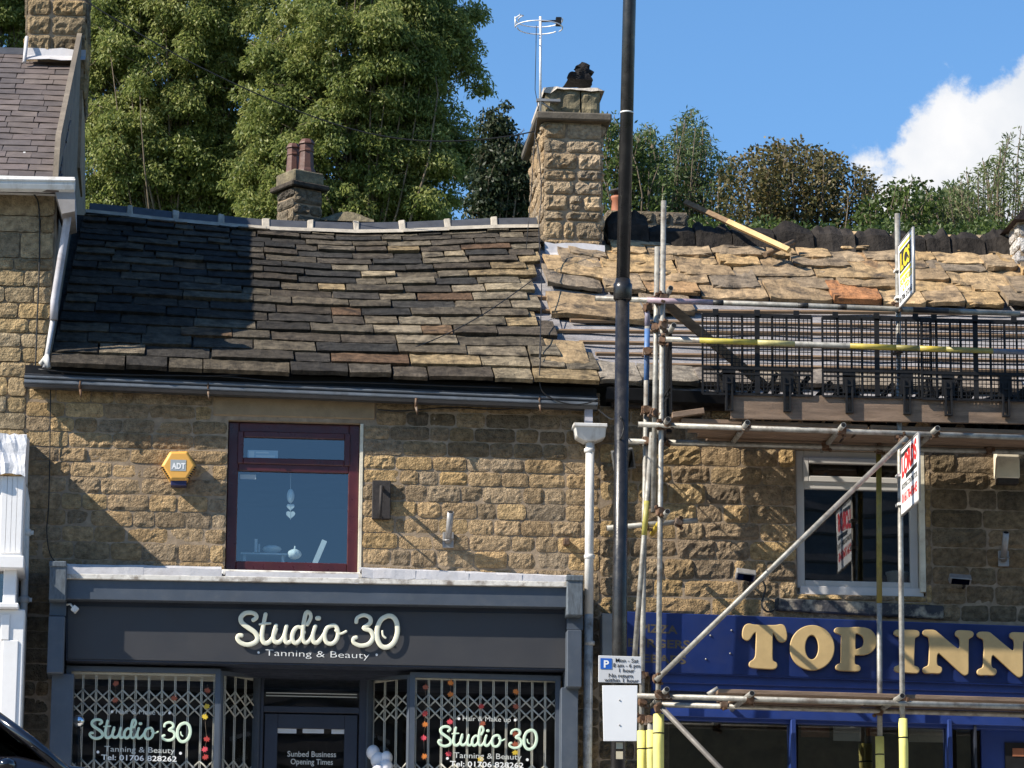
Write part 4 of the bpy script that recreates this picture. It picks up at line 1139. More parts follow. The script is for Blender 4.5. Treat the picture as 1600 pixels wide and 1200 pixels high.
# ================================================================== row of houses across the road (seen only as reflections)
def far_house(x0, x1, ze, zr, Yf, label):
    t = thing('terraced_house', label, 'building', ((x0+x1)/2, Yf-4, -4.2))
    holes_ = []
    x = x0+1.2
    while x < x1-2:
        holes_ += [(x, x+1.1, -1.8, -.2), (x, x+1.1, 1.6, 3.0)]; x += 3.0
    w = wall_holes(x0, x1, -4.2, ze, holes_, 0, .3)
    for i, v in enumerate(w.v): w.v[i] = Vector((v.x, Yf-v.y, v.z))
    w.f = [f[::-1] for f in w.f]
    w.build('wall', DRESSED, t)
    for h in holes_:
        b = MB(); b.box((h[0], Yf-.14, h[2]), (h[1], Yf-.12, h[3])); p = b.build('window', NAVY, t)
        b = MB(); b.box((h[0], Yf-.11, h[2]), (h[0]+.07, Yf-.05, h[3])); b.box((h[1]-.07, Yf-.11, h[2]), (h[1], Yf-.05, h[3])); b.box((h[0]+.07, Yf-.11, (h[2]+h[3])/2-.03), (h[1]-.07, Yf-.05, (h[2]+h[3])/2+.03)); b.build('frame', WHITEPL, p)
    b = MB(); b.box((x0, Yf-8, -4.2), (x0+.3, Yf-.3, ze)); b.box((x1-.3, Yf-8, -4.2), (x1, Yf-.3, ze)); b.box((x0, Yf-8.3, -4.2), (x1, Yf-8, ze)); b.build('rear_wall', DRESSED, t)
    b = MB(); b.prism([(x0-.1,Yf+.3,ze-.1),(x0-.1,Yf-4.1,zr),(x0-.1,Yf-8.6,ze-.1)], (x1-x0+.2,0,0)); rf = b.build('roof', BLUESLATE, t, color=(.15,.135,.13))
    for k in range(12):
        v = k/12; b = MB(); b.obox((((x0+x1)/2), Yf+.3-4.4*v, ze-.1+(zr-ze+.1)*v+.03), Vector((1,0,0)), Vector((0,1,0)), Vector((0,0,1)), (x1-x0)/2, .03, .03); b.build('slate_course', BLUESLATE, rf, color=(.10,.09,.09))
    b = MB(); b.box(((x0+x1)/2-.6, Yf-4.6, zr-.5), ((x0+x1)/2+.6, Yf-3.6, zr+1.1)); b.build('chimney', DRESSED, rf)
far_house(-22, 9.0, 4.8, 9.5, -45, 'lower terraced house across the road behind the camera')
far_house(9.4, 34, 8.4, 15.8, -45, 'taller terraced house across the road behind the camera')
# ------------------------------------------------------------------ vegetation on the hillside behind
NR = np.random.default_rng(5)
def ground_z(Y):
    return float(np.interp(Y, [9,16,30,60,120], [-.05,2.2,7.5,14,20]))
def leaf_mesh(name, cen, direc, L, W, m, parent, origin, label=None):
    """cen (n,3), direc (n,3) long axis; each leaf is one small kite"""
    n = len(cen)
    d = direc/np.linalg.norm(direc, axis=1, keepdims=True)
    r = NR.normal(size=(n,3)); s = np.cross(d, r); s /= np.linalg.norm(s, axis=1, keepdims=True)+1e-9
    L = L*NR.uniform(.7,1.25,(n,1)); W = W*NR.uniform(.7,1.25,(n,1))
    nrm = np.cross(d, s)
    a = cen-d*L*.5; b_ = cen+s*W*.5+nrm*W*.12-d*L*.05; c = cen+d*L*.5; e = cen-s*W*.5+nrm*W*.12-d*L*.05
    co = np.stack([a, b_, c, e], 1).reshape(-1,3)-np.array(origin)
    me = bpy.data.meshes.new(name)
    me.vertices.add(n*4); me.vertices.foreach_set('co', co.astype(np.float32).ravel())
    me.loops.add(n*4); me.loops.foreach_set('vertex_index', np.arange(n*4, dtype=np.int32))
    me.polygons.add(n); me.polygons.foreach_set('loop_start', np.arange(0, n*4, 4, dtype=np.int32))
    me.polygons.foreach_set('loop_total', np.full(n, 4, dtype=np.int32))
    me.update(calc_edges=True); me.materials.append(m)
    return link(name, me, Vector(origin), parent)
def branch(b, A, B, r0, r1, sag=.1, n=5, sides=5):
    pts = []; A = Vector(A); B = Vector(B); L = (B-A).length
    j = Vector(NR.normal(size=3))*L*.06
    for i in range(n+1):
        t = i/n; p = A.lerp(B, t)+j*math.sin(math.pi*t)+Vector((0,0,sag*L*math.sin(math.pi*t)))
        pts.append(p)
    b.tube(pts, [r0+(r1-r0)*i/n for i in range(n+1)], sides)
def crown_tree(name, label, Y, blobs, nclump, cr_, per, L, W, m, trunk_px, group=None, droop=.6, depth=1.0, twigs=60, cat='tree'):
    ppm = FPX/(Y+33)
    gz = ground_z(Y); tx = P(trunk_px, 300, Y).x
    t = thing(name, label, cat, (tx, Y, gz), group)
    cl = []; tot = sum(q[2]*q[3] for q in blobs)
    for (cx, cy, rx, ry) in blobs:
        c = np.array(P(cx, cy, Y)); rx_, rz_ = rx/ppm, ry/ppm; ry_ = min(rx_, rz_)*depth
        k = int(nclump*rx*ry/tot)
        v = NR.normal(size=(k,3)); v /= np.linalg.norm(v, axis=1, keepdims=True)
        v[:,1] = np.where(NR.random(k) < .6, -np.abs(v[:,1]), v[:,1])
        rr = NR.uniform(.2,1.0,(k,1))**.6
        cl.append((c+v*rr*np.array([rx_,ry_,rz_]), v))
    C = np.concatenate([q[0] for q in cl]); V = np.concatenate([q[1] for q in cl])
    nC = len(C)
    rad = cr_*NR.uniform(.6,1.4,nC)
    idx = np.repeat(np.arange(nC), (per*(rad/cr_)**2*NR.uniform(.6,1.2,nC)).astype(int))
    n = len(idx)
    off = NR.normal(size=(n,3)); off /= np.linalg.norm(off,axis=1,keepdims=True); off *= (NR.random((n,1))**.5)
    off *= rad[idx][:,None]*np.array([1,1,.62])
    off[:,2] -= .35*(off[:,0]**2+off[:,1]**2)/np.maximum(rad[idx], .1)
    cen = C[idx]+off
    d = off/rad[idx][:,None]*.8+NR.normal(size=(n,3))*.6+np.array([0,0,-droop])
    leaf_mesh('crown', cen, d, L, W, m, t, tuple(C.mean(0)))
    b = MB()
    top = Vector(C.mean(0)); base = Vector((tx,Y,gz-.3)); h = max(top.z-gz, 1.0)
    branch(b, base, top, h*.03+.04, h*.012+.02, 0, 6, 8)
    order = NR.permutation(nC)[:twigs]
    for i in order:
        e = Vector(C[i]); a = base.lerp(top, NR.uniform(.45,.98)); branch(b, a, e, .016+.0016*h, .007, NR.uniform(-.02,.1))
        for _ in range(3):
            q = Vector(C[i]+NR.normal(size=3)*cr_*.7); branch(b, e, q, .011, .004, 0, 3, 4)
    b.build('trunk', BARK, t)
    return t
def stem_shrub(name, label, Y, prof, nst, L, W, m, perm, spread=.14, depth=1.6, low=430, group=None, cat='shrub', lean=.15, jit=.2, leafdir=(0,0,.3), tipthin=.35):
    ppm = FPX/(Y+33); px = [q[0] for q in prof]; py = [q[1] for q in prof]
    mid = P((px[0]+px[-1])/2, 400, Y); gz = ground_z(Y)
    t = thing(name, label, cat, (mid.x, Y, gz), group)
    cen = []; dr = []; b = MB()
    for k in range(nst):
        x = NR.uniform(px[0], px[-1]); front = NR.random()
        yt = np.interp(x, px, py)+NR.exponential(1)*jit*60*(1 if front > .35 else 0)+NR.uniform(-6,6)
        Yk = Y+(front-.5)*depth*(-1)*2*.5
        top = np.array(P(x, yt, Yk)); bx = mid.x+(top[0]-mid.x)*.75+NR.normal()*lean
        bot = np.array([bx, Y+NR.normal()*.2, P(x, low, Yk).z])
        bow = NR.normal(size=3)*.08
        if k < 70: branch(b, bot, top, .018, .005, 0, 4, 4)
        H = np.linalg.norm(top-bot)
        n = int(perm*H)
        s = NR.random(n)**.7; p = bot+(top-bot)*s[:,None]+bow*np.sin(np.pi*s)[:,None]
        r = spread*(1-(1-tipthin)*s**3)
        o = NR.normal(size=(n,3))*r[:,None]*np.array([1,1,.7])
        cen.append(p+o); dr.append(o/spread*.8+NR.normal(size=(n,3))*.45+np.array(leafdir))
    cen = np.concatenate(cen); dr = np.concatenate(dr)
    leaf_mesh('crown', cen, dr, L, W, m, t, tuple(cen.mean(0)))
    branch(b, Vector((mid.x,Y,gz-.2)), Vector((mid.x,Y,P(500,low,Y).z+.3)), .09, .03, 0)
    b.build('trunk', BARK, t)
    return t
LEAF_ASH = leafmat('ash_leaf', [(.10,.135,.035),(.18,.22,.058),(.27,.30,.085),(.38,.385,.15)], .5)
LEAF_DARK = leafmat('copper_leaf', [(.018,.03,.014),(.032,.05,.02),(.05,.055,.026)], .3)
LEAF_WIL = leafmat('willow_leaf', [(.055,.09,.03),(.09,.13,.045),(.14,.18,.075)], .35)
LEAF_BRN = leafmat('autumn_leaf', [(.07,.075,.026),(.115,.10,.036),(.16,.12,.048),(.10,.11,.04)], .3)
LEAF_GRN = leafmat('bush_leaf', [(.035,.06,.014),(.065,.10,.022),(.11,.15,.035)], .35)
LEAF_PAL = leafmat('pale_leaf', [(.10,.13,.045),(.15,.185,.07),(.21,.24,.11)], .4)

crown_tree('tall_tree', 'great yellow green tree filling the sky behind the left half of the slate roof', 40,
    [(250,110,140,190),(330,30,160,150),(190,250,110,120),(330,260,130,110),(140,60,60,190),(400,260,90,120),(180,330,60,60),(300,340,90,50)], 860, .36, 330, .105, .04, LEAF_ASH, 270, twigs=170)
crown_tree('tall_tree', 'broad yellow green tree behind the small rear chimney with its right side against the sky', 38,
    [(560,90,150,170),(640,120,95,190),(520,260,130,110),(640,280,90,90),(450,160,70,150),(695,60,40,75),(590,-60,140,100),(738,20,18,22),(742,130,20,22),(732,240,28,45),(420,300,60,80),(560,330,120,50)], 860, .36, 330, .105, .04, LEAF_ASH, 580, twigs=170)
crown_tree('tall_tree', 'green tree top showing left of the stone chimney at the left edge', 44,
    [(-20,0,75,90),(30,20,40,60)], 90, .4, 420, .105, .042, LEAF_ASH, 0, twigs=20)
crown_tree('dark_tree', 'dark purplish tree left of the tall chimney, mostly in shade', 33,
    [(785,290,50,90),(776,205,20,62),(812,300,36,70),(758,310,26,60)], 150, .27, 150, .10, .05, LEAF_DARK, 790, twigs=40)
stem_shrub('evergreen_shrub', 'dark green shrub behind the tall chimney and the lamp post', 15, [(935,190),(955,180),(985,205),(1010,215),(1040,250)], 40, .085, .03, LEAF_GRN, 95, low=400, jit=.35)
stem_shrub('willow', 'feathery grey green willow with upright wispy shoots right of the lamp post', 17, [(985,228),(1010,195),(1035,224),(1058,190),(1080,172),(1100,192),(1116,236),(1150,256)], 72, .10, .022, LEAF_WIL, 95, low=410, leafdir=(0,0,-.3), jit=.75, spread=.13)
stem_shrub('autumn_bush', 'wide brown and olive bush with rounded autumn leaves behind the ridge stones', 16, [(1125,262),(1150,234),(1190,228),(1250,224),(1290,236),(1330,258),(1375,292)], 105, .062, .046, LEAF_BRN, 85, low=410, spread=.085, jit=.55, tipthin=.6, leafdir=(0,0,.1))
stem_shrub('green_bush', 'dark green bush with spiky top below the white cloud', 15, [(1345,318),(1385,300),(1405,284),(1428,272),(1450,292),(1480,310)], 42, .07, .048, LEAF_GRN, 80, low=410, spread=.09, jit=.5, tipthin=.6)
stem_shrub('green_bush', 'mid green low bush between the dark bush and the pale bush on the right', 16.5, [(1420,312),(1450,300),(1480,290),(1520,300),(1545,320)], 50, .075, .03, LEAF_WIL, 110, low=410, spread=.11, jit=.5)
stem_shrub('pale_bush', 'pale feathery green bush at the right edge in front of the cloud', 15.5, [(1470,306),(1500,280),(1530,256),(1555,245),(1575,210),(1600,200),(1650,186)], 62, .08, .024, LEAF_PAL, 75, low=410, spread=.11, jit=.8)
stem_shrub('hedge', 'low dark hedge running along behind the black ridge stones', 12, [(940,352),(1040,345),(1160,352),(1300,350),(1420,352),(1640,352)], 170, .07, .035, LEAF_GRN, 95, low=420, spread=.11, jit=.25, cat='hedge')
# ------------------------------------------------------------------ lettering and signs of the shopfronts
ZV, ZN = Vector((0,0,1)), Vector((0,-1,0))
SCRIPT = [
 ('s', [(222,276),(241,262),(240,244),(215,230),(172,233),(146,260),(152,292),(190,322),(232,352),(250,385),(236,414),(190,430),(146,418),(124,392),(132,372),(152,372)], 12.5),
 ('t', [(300,238),(286,310),(277,378),(290,416),(318,416),(345,385),(366,330)], 12), ('t', [(262,302),(296,298),(330,296)], 6.5),
 ('u', [(366,308),(350,365),(354,406),(382,414),(412,382),(432,312)], 11.5), ('u', [(432,312),(420,375),(428,414),(452,412),(472,390)], 11),
 ('d', [(532,328),(502,318),(474,348),(467,396),(488,420),(518,398),(540,350)], 11.5), ('d', [(560,305),(582,262),(576,232),(556,228),(543,270),(533,345),(534,398),(552,418),(578,400),(598,360)], 11),
 ('i', [(612,312),(596,368),(600,410),(624,416),(650,388),(668,360)], 11.5), ('i', [(622,264),(634,264)], 13),
 ('o', [(716,310),(686,324),(669,368),(680,414),(714,424),(745,396),(753,346),(737,313),(716,310)], 11.5), ('o', [(737,340),(766,362),(804,346)], 7),
 ('3', [(866,290),(874,262),(914,245),(952,262),(952,296),(914,326),(956,344),(972,384),(946,424),(896,436),(852,418),(850,392),(868,384)], 11.5),
 ('0', [(1062,250),(1022,274),(998,330),(1000,396),(1026,440),(1066,444),(1104,412),(1124,350),(1117,286),(1092,254),(1062,250)], 13.5), ('0', [(1030,345),(1034,372),(1050,388)], 6)]
def script_sign(mapf, Y, scale, parent, m, thick, name='letter', split=True, off=0.0):
    """brush lettering swept along each stroke; mapf sends drawing units to picture points at depth Y"""
    cur = {}; order = []
    for k, (ch, pts, w) in enumerate(SCRIPT):
        if ch not in cur: cur[ch] = MB(); order.append(ch)
        sm = catmull(pts, 5); n = len(sm)
        pp = [P(*mapf(x, y), Y)+Vector((0, -off-.0004*k, 0)) for x, y in sm]
        w *= 1.22; rr = [w*scale*(.74+.26*math.sin(math.pi*min(max((i/(n-1))*1.02,.14),.86))) for i in range(n)]
        if ch in ('i','0','o') and len(pts) != 6: rr = [w*scale*.92]*n
        # rounded ends
        e0 = (pp[0]-pp[1]).normalized(); e1 = (pp[-1]-pp[-2]).normalized()
        pp = [pp[0]+e0*rr[0]*.8, pp[0]+e0*rr[0]*.4]+pp+[pp[-1]+e1*rr[-1]*.4, pp[-1]+e1*rr[-1]*.8]
        rr = [rr[0]*.45, rr[0]*.85]+rr+[rr[-1]*.85, rr[-1]*.45]
        cur[ch].tube(pp, rr, 10, flat=thick/(w*scale), flatdir=(0,-1,0))
    if split:
        for ch in order: cur[ch].build(name, m, parent)
    else:
        q = MB()
        for ch in order:
            n = len(q.v); q.v += cur[ch].v; q.f += [tuple(i+n for i in f) for f in cur[ch].f]; q.sm += cur[ch].sm
        q.build(name, m, parent)
def dots(pts, r, Y, name, m, parent):
    b = MB()
    for x, y in pts:
        p = P(x, y, Y); b.prism([p+Vector((r*math.cos(a*math.pi/5), 0, r*math.sin(a*math.pi/5))) for a in range(10)], (0,.002,0))
    return b.build(name, m, parent)

sgn = thing('shop_sign', 'charcoal fascia sign reading Studio 30 in raised cream script', 'sign', tuple(P(495,1030,-.33)))
b = MB(); b.ppx([(106,947),(884,960),(884,1044),(106,1029)], -.325, -.312); b.build('sign_board', CHARCOAL, sgn)
script_sign(lambda x, y: (340+x/4, 900+y/4), -.352, 1/4/171.0, sgn, CREAM, .005)
YB = -.327
text_px('Tanning & Beauty', 414.5, 1024.5, 577, 1029, 10.5, YB, 'strapline', WHITELET, sgn, .0015, bold=-.012)
dots([(404,1019.5),(588.5,1023)], .011, YB, 'bullet', WHITELET, sgn)

def decal(parent, x0, x1, y0, y1, sl, hm, tan, tel, Yv):
    f = lambda x, y: (x0+(x-115)/1020*(x1-x0), y0+(y-222)/230*(y1-y0)+(x-115)/1020*sl)
    script_sign(f, Yv, (x1-x0)/1020/171.0, parent, MINT, .0016, name='window_script', split=False)
    text_px('Hair & Make up', hm[0], hm[2], hm[1], hm[2]+sl*.7, 8, Yv, 'window_lettering', DULLLET, parent, .0006)
    dots([(hm[0]-6,hm[2]-3),(hm[1]+7,hm[2]-1)], .013, Yv, 'window_bullet', WHITELET, parent)
    text_px('Tanning & Beauty', tan[0], tan[2], tan[1], tan[2]+sl, 9, Yv, 'window_lettering', DULLLET, parent, .0006)
    dots([(tan[0]-10,tan[2]+1),(tan[1]+9,tan[2]+3)], .013, Yv, 'window_bullet', WHITELET, parent)
    text_px('Tel: 01706 828262', tel[0], tel[2], tel[1], tel[2]+sl, 8.5, Yv, 'window_lettering', WHITELET, parent, .0006, bold=.012)
YW = YG+.005+.02
decal(sw1, 139, 299, 1123, 1157, 3, (181,258,1115), (163,273,1174), (158,276,1187), YG-.004)
decal(sw2, 684, 840, 1134, 1169, 3, (723,798,1126), (709,815,1184), (703,818,1197), YG-.004)

# gold raised letters of the inn
def trace(pts, corners=(), n=4): return catmull(pts, n, closed=True)
TOPINN = [
 ('T', [[(978,397),(964,380),(964,345),(976,314),(1000,303),(1034,309),(1100,312),(1165,312),(1200,307),(1222,320),(1234,368),(1228,402),(1205,412),(1183,400),(1168,374),(1152,352),(1145,366),(1144,440),(1144,515),(1152,536),(1170,547),(1172,566),(1152,580),(1090,578),(1022,572),(1005,558),(1009,540),(1030,525),(1044,498),(1047,430),(1048,364),(1040,350),(1022,364),(1004,392),(990,401)]], (920,900)),
 ('O', [[(115+135*math.cos(a*math.pi/14), 450+137*math.sin(a*math.pi/14)) for a in range(28)], [(113+46*math.cos(a*math.pi/10), 447+80*math.sin(a*math.pi/10)) for a in range(20)]], (1240,900)),
 ('P', [[(262,352),(258,337),(276,327),(345,326),(420,325),(470,336),(500,362),(513,402),(506,446),(480,476),(440,491),(386,493),(378,503),(378,543),(386,558),(406,564),(413,580),(400,593),(340,592),(280,587),(265,574),(272,559),(292,550),(299,535),(300,455),(301,378),(290,364)], [(384,361),(412,363),(436,382),(442,410),(434,440),(410,457),(384,460),(381,410)]], (1240,900)),
 ('I', [[(628,360),(634,345),(655,340),(710,341),(760,343),(779,352),(780,371),(762,382),(752,398),(750,475),(748,553),(756,566),(776,575),(780,594),(764,606),(700,602),(650,599),(632,588),(634,571),(656,561),(666,545),(667,468),(668,392),(660,378),(640,371)]], (1240,900)),
 ('N', [[(808,356),(818,343),(848,341),(880,344),(905,362),(962,410),(1018,454),(1034,455),(1040,436),(1040,402),(1032,384),(1014,370),(1014,352),(1030,344),(1068,345),(1104,348),(1119,360),(1114,378),(1094,390),(1088,412),(1088,500),(1088,598),(1076,616),(1056,612),(985,548),(916,486),(900,484),(892,500),(891,545),(900,565),(920,575),(922,592),(908,607),(865,606),(825,606),(810,594),(814,577),(838,565),(847,545),(850,470),(850,402),(840,380),(818,370)]], (1240,900))]
isgn = thing('inn_sign', 'long bright blue fascia sign with raised gold letters TOP INN', 'sign', tuple(P(1300,1050,YF)))
b = MB(); b.ppx([(968,956),(1760,985),(1760,1074),(968,1048)], YF-.012, YF-.002); b.build('sign_board', BLUESIGN, isgn)
def plate_letter(loops, offs, dx=0, dy=0):
    Yl = YF-.055
    pts = []
    for lp in loops:
        sm = trace(lp); pts.append([P(offs[0]+(x+dx)/4, offs[1]+(y+dy)/4, Yl) for x, y in sm])
    o = pts[0][0]
    me = curve_mesh([[(q.x-o.x, q.z-o.z) for q in lp] for lp in pts], .010, .007, 2)
    place_mesh(me, lambda x, y, z: Vector((o.x+x, Yl-z, o.z+y)), 'letter', GOLD, isgn)
for ch, loops, offs in TOPINN: plate_letter(loops, offs)
plate_letter(TOPINN[4][1], (1240,900), 340, 12)
for wd, x0, x1, yb in (('PIZZA',1001,1059,987),('BURGERS',981,1078,1010),('KEBABS',987,1072,1034)):
    text_px(wd, x0, yb, x1, yb+3.4, 13, YF-.0125, 'faded_lettering', FADEDGOLD, isgn, .0008, bold=.03)
b = MB()
for px, py in ((1110,993),(1143,985),(1103,1030),(1141,1021)):
    p = P(px,py,YF-.013); b.ball(p, .009,.012,.009, 8, 6)
b.build('sign_screw', GREYMETAL, isgn)

# parking plates on the lamp post
YP = -2.72
pk = thing('parking_sign', 'grey parking restriction plate with a blue P on the lamp post', 'sign', tuple(P(967,1066,YP)))
A = P(935,1066,YP); B = P(1002,1068,YP); w = (B-A).length; h = (P(935,1024,YP)-A).length; r = (B-A).normalized()
b = MB(); b.prism([A, B, B+ZV*h, A+ZV*h], (0,.006,0)); b.build('plate', mat('plate_grey', (.58,.58,.58), .5, .05, 4), pk, bevel=.003)
def on(u0, v0, u1, v1, m, name, t=.002):
    b = MB(); q = [A+r*(u0*w)+ZV*(v0*h), A+r*(u1*w)+ZV*(v0*h), A+r*(u1*w)+ZV*(v1*h), A+r*(u0*w)+ZV*(v1*h)]
    b.prism([p+ZN*.0015*1 for p in q], ZN*t*-1 if False else (0,-t,0)); return b.build(name, m, pk)
on(.045,.50,.31,.90, SIGNBLUE, 'blue_panel')
def ptext(s, u0, v0, u1, hh, m, bold=.0, lift=.004): text_on(s, A+r*(u0*w)+ZV*(v0*h)+ZN*lift, r, ZV, ZN, (u1-u0)*w, hh*h, 'sign_lettering', m, pk, .0008, bold)
ptext('P', .125,.56,.245,.27, SIGNWHITE, .03)
ptext('Mon - Sat', .40,.77,.93,.15, SIGNBLACK, .008, .0025); ptext('8 am - 6 pm', .34,.585,.97,.15, SIGNBLACK, .008, .0025)
ptext('1 hour', .48,.40,.84,.15, SIGNBLACK, .008, .0025); ptext('No return', .24,.20,.80,.15, SIGNBLACK, .008, .0025); ptext('within 1 hour', .14,.03,.94,.15, SIGNBLACK, .008, .0025)
bp_ = thing('blank_sign', 'blank white plate bolted below the parking plate on the lamp post', 'sign', tuple(P(967,1158,YP)))
b = MB(); b.prism([P(943,1158,YP), P(995,1158,YP), P(996,1071,YP), P(941,1071,YP)], (0,.005,0)); b.build('plate', SIGNWHITE, bp_, bevel=.002)
b = MB()
for y in (1094,1133): b.ball(P(968,y,YP-.003), .007,.004,.007, 8, 6)
b.build('bolt', GREYMETAL, bp_)

# lamp post
lp = thing('lamp_post', 'tall black painted lamp post standing on the pavement before the joint of the two shops', 'lamp post', (P(967,1100,-2.62).x, -2.62, 0))
T = P(985,-60,-2.62); Bm = P(973,452,-2.62); Bb = P(967,1100,-2.62); Bb = Bb+(Bb-Bm)*((Bb.z)/(Bm.z-Bb.z))
b = MB(); b.tube([Bm, T, T+Vector((.0,0,2.0))], [.058,.057,.05], 16); b.build('upper_pole', BLACKPAINT, lp)
b = MB(); b.tube([Bb, Bm], [.064,.060], 16); b.build('lower_pole', BLACKPAINT, lp)
d = (T-Bm).normalized()
b = MB(); b.tube([Bm-d*.10, Bm-d*.085, Bm-d*.0, Bm+d*.045, Bm+d*.05, Bm+d*.09], [.066,.078,.080,.080,.070,.060], 16); b.build('collar', BLACKPAINT, lp)
b = MB(); q = Bm+(T-Bm)*((452-179)/512); b.tube([q-d*.007, q+d*.007], .0595, 16); b.build('pole_band', WHITEPL, lp)
b = MB(); Tt = T+Vector((0,0,2.0)); b.tube([Tt, Tt+Vector((0,-.25,.35)), Tt+Vector((0,-.9,.45))], .03, 8); b.build('bracket_arm', BLACKPAINT, lp)
b = MB(); b.ball(Tt+Vector((0,-1.1,.43)), .14,.34,.09, 12, 8); b.build('lantern', GREYMETAL, lp)
b = MB(); p = Bb+(Bm-Bb)*0; 
for ya, yb in ((1160,1170),(1174,1186)):
    pa = P(968,ya,-2.69); b.box((pa.x-.028,-2.692,P(968,yb,-2.69).z),(pa.x+.028,-2.686,pa.z))
b.build('number_sticker', mat('sticker', (.55,.48,.33), .6, .15, 20), lp)

# lettered boards standing out from the scaffold
def side_board(name, label, x0, yb0, yt0, x1, w, YA):
    """board perpendicular to the front, its inner edge at depth YA and reaching w towards the street"""
    A = P(x0, yb0, YA); h = (P(x0, yt0, YA)-A).length
    R_ = Vector((0,-1,0)); N = Vector((-1,0,0))
    t = thing(name, label, 'sign', tuple(A))
    b = MB(); b.prism([A, A+R_*w, A+R_*w+ZV*h, A+ZV*h], (.012,0,0)); b.build('board', SIGNWHITE, t, bevel=.002)
    b = MB()
    for p, q in (((0,0),(w,0)),((w,0),(w,h)),((w,h),(0,h)),((0,h),(0,0))):
        b.tube([A+R_*p[0]+ZV*p[1]+Vector((.006,0,0)), A+R_*q[0]+ZV*q[1]+Vector((.006,0,0))], .012, 6)
    b.build('frame', GREYMETAL, t)
    def tx(s, u0, v0, u1, hh, m, bold=.0, slope=0.0, nm='sign_lettering'):
        for sd in (1, -1):
            if sd == 1: O = A+R_*(u0*w)+ZV*(v0*h)+N*.002; Rr = (R_+ZV*slope).normalized(); Nn = N
            else: O = A+R_*((1-u0)*w)+ZV*(v0*h)+Vector((.014,0,0)); Rr = (-R_+ZV*slope).normalized(); Nn = -N
            text_on(s, O, Rr, ZV, Nn, (u1-u0)*w, hh*h, nm, m, t, .001, bold)
    def bar(u0, v0, u1, v1, m, dv=0, nm='sign_stripe', lift=.0):
        for sd in (1, -1):
            X = -.0015-lift if sd == 1 else .0135+lift
            f = (lambda u: R_*(u*w)) if sd == 1 else (lambda u: R_*((1-u)*w))
            b = MB(); b.prism([A+f(u0)+ZV*(v0*h)+Vector((X,0,0)), A+f(u1)+ZV*((v0+dv)*h)+Vector((X,0,0)), A+f(u1)+ZV*((v1+dv)*h)+Vector((X,0,0)), A+f(u0)+ZV*(v1*h)+Vector((X,0,0))], (-.001*sd,0,0)); b.build(nm, m, t)
    b = MB()
    for v in (.18,.62):
        b.box((A.x-.03, A.y-.02, A.z+v*h-.012), (A.x+.05, A.y+.09, A.z+v*h+.012))
    b.build('fixing_clip', WHITEPL, t)
    return t, tx, bar
YS = -1.10
lcs, tx, bar = side_board('scaffold_sign', 'white, black and yellow LCS board standing out high on the scaffold pole', 1405, 482, 384, 0, .66, YS)
bar(.08,.52,.86,.86, SIGNBLACK); bar(.08,.89,.86,.93, SIGNYELLOW); bar(.08,.44,.86,.49, SIGNYELLOW)
tx('LCS', .15,.56,.80,.26, SIGNYELLOW, .04); tx('SCAFFOLD', .10,.31,.92,.10, SIGNYELLOW, .03); tx('LTD', .28,.20,.72,.085, SIGNYELLOW, .03); tx('01706 212163', .06,.06,.92,.09, SIGNBLACK, .01)
lrd, tx, bar = side_board('roofing_sign', 'white and red LORDS contractors board on the scaffold pole in front of the inn window', 1408, 806, 704, 0, .80, YS)
bar(.08,.86,.55,.92, SIGNBLACK, .03); bar(.30,.49,.92,.56, SIGNBLACK, .03)
tx('LORDS', .08,.56,.92,.29, SIGNRED, .05, .10); tx('ROOFING CONTRACTORS', .08,.37,.94,.09, SIGNBLACK, .0, .0); tx('01617643645', .08,.16,.92,.15, SIGNRED, .02, .0)

# alarm box
al = thing('alarm_box', 'yellow hexagonal alarm box with a grey ADT badge on the stone wall', 'alarm box', tuple(P(279,758,-.1)))
b = MB()
hexo = [(252,728),(265.5,705.5),(293,705),(306.5,728),(292,751),(266,751)]
f_ = [P(x,y,-.12) for x,y in hexo]; c_ = sum(f_, Vector())/6; bk = [P(x,y,-.0) for x,y in hexo]; bk = [Vector((p.x, -.0, p.z)) for p in f_]
fr_ = [c_+(p-c_)*.86+Vector((0,-.02,0)) for p in f_]
fs = [(0,1,2,3,4,5)]+[((i+1)%6, i, 6+i, 6+(i+1)%6) for i in range(6)]+[(6+(i+1)%6, 6+i, 12+i, 12+(i+1)%6) for i in range(6)]
b.add(fr_+f_+bk, [f[::-1] for f in fs]); b.build('casing', ALARM, al, bevel=.006)
b = MB(); b.bpx((267,747),(291.5,759), -.115, -.0); b.build('strobe', ALARMBLUE, al, bevel=.006)
b = MB(); b.bpx((266.5,718),(290.5,736), -.1425, -.139); b.build('badge', ALARMGREY, al)
text_px('ADT', 268, 732, 289.5, 732.6, 9, -.1435, 'badge_lettering', SIGNWHITE, al, .001, bold=.04)
b = MB()
for i in range(6):
    for s, (xa, ya, xb, yb) in enumerate(((255,731,265,747),(304,731,294,747))):
        t_ = i/5; p = P(xa+(xb-xa)*t_, ya+(yb-ya)*t_, -.10); b.box((p.x-.016, -.131, p.z-.004), (p.x+.016, -.09, p.z+.004))
b.build('vent_slot', CABLE, al)
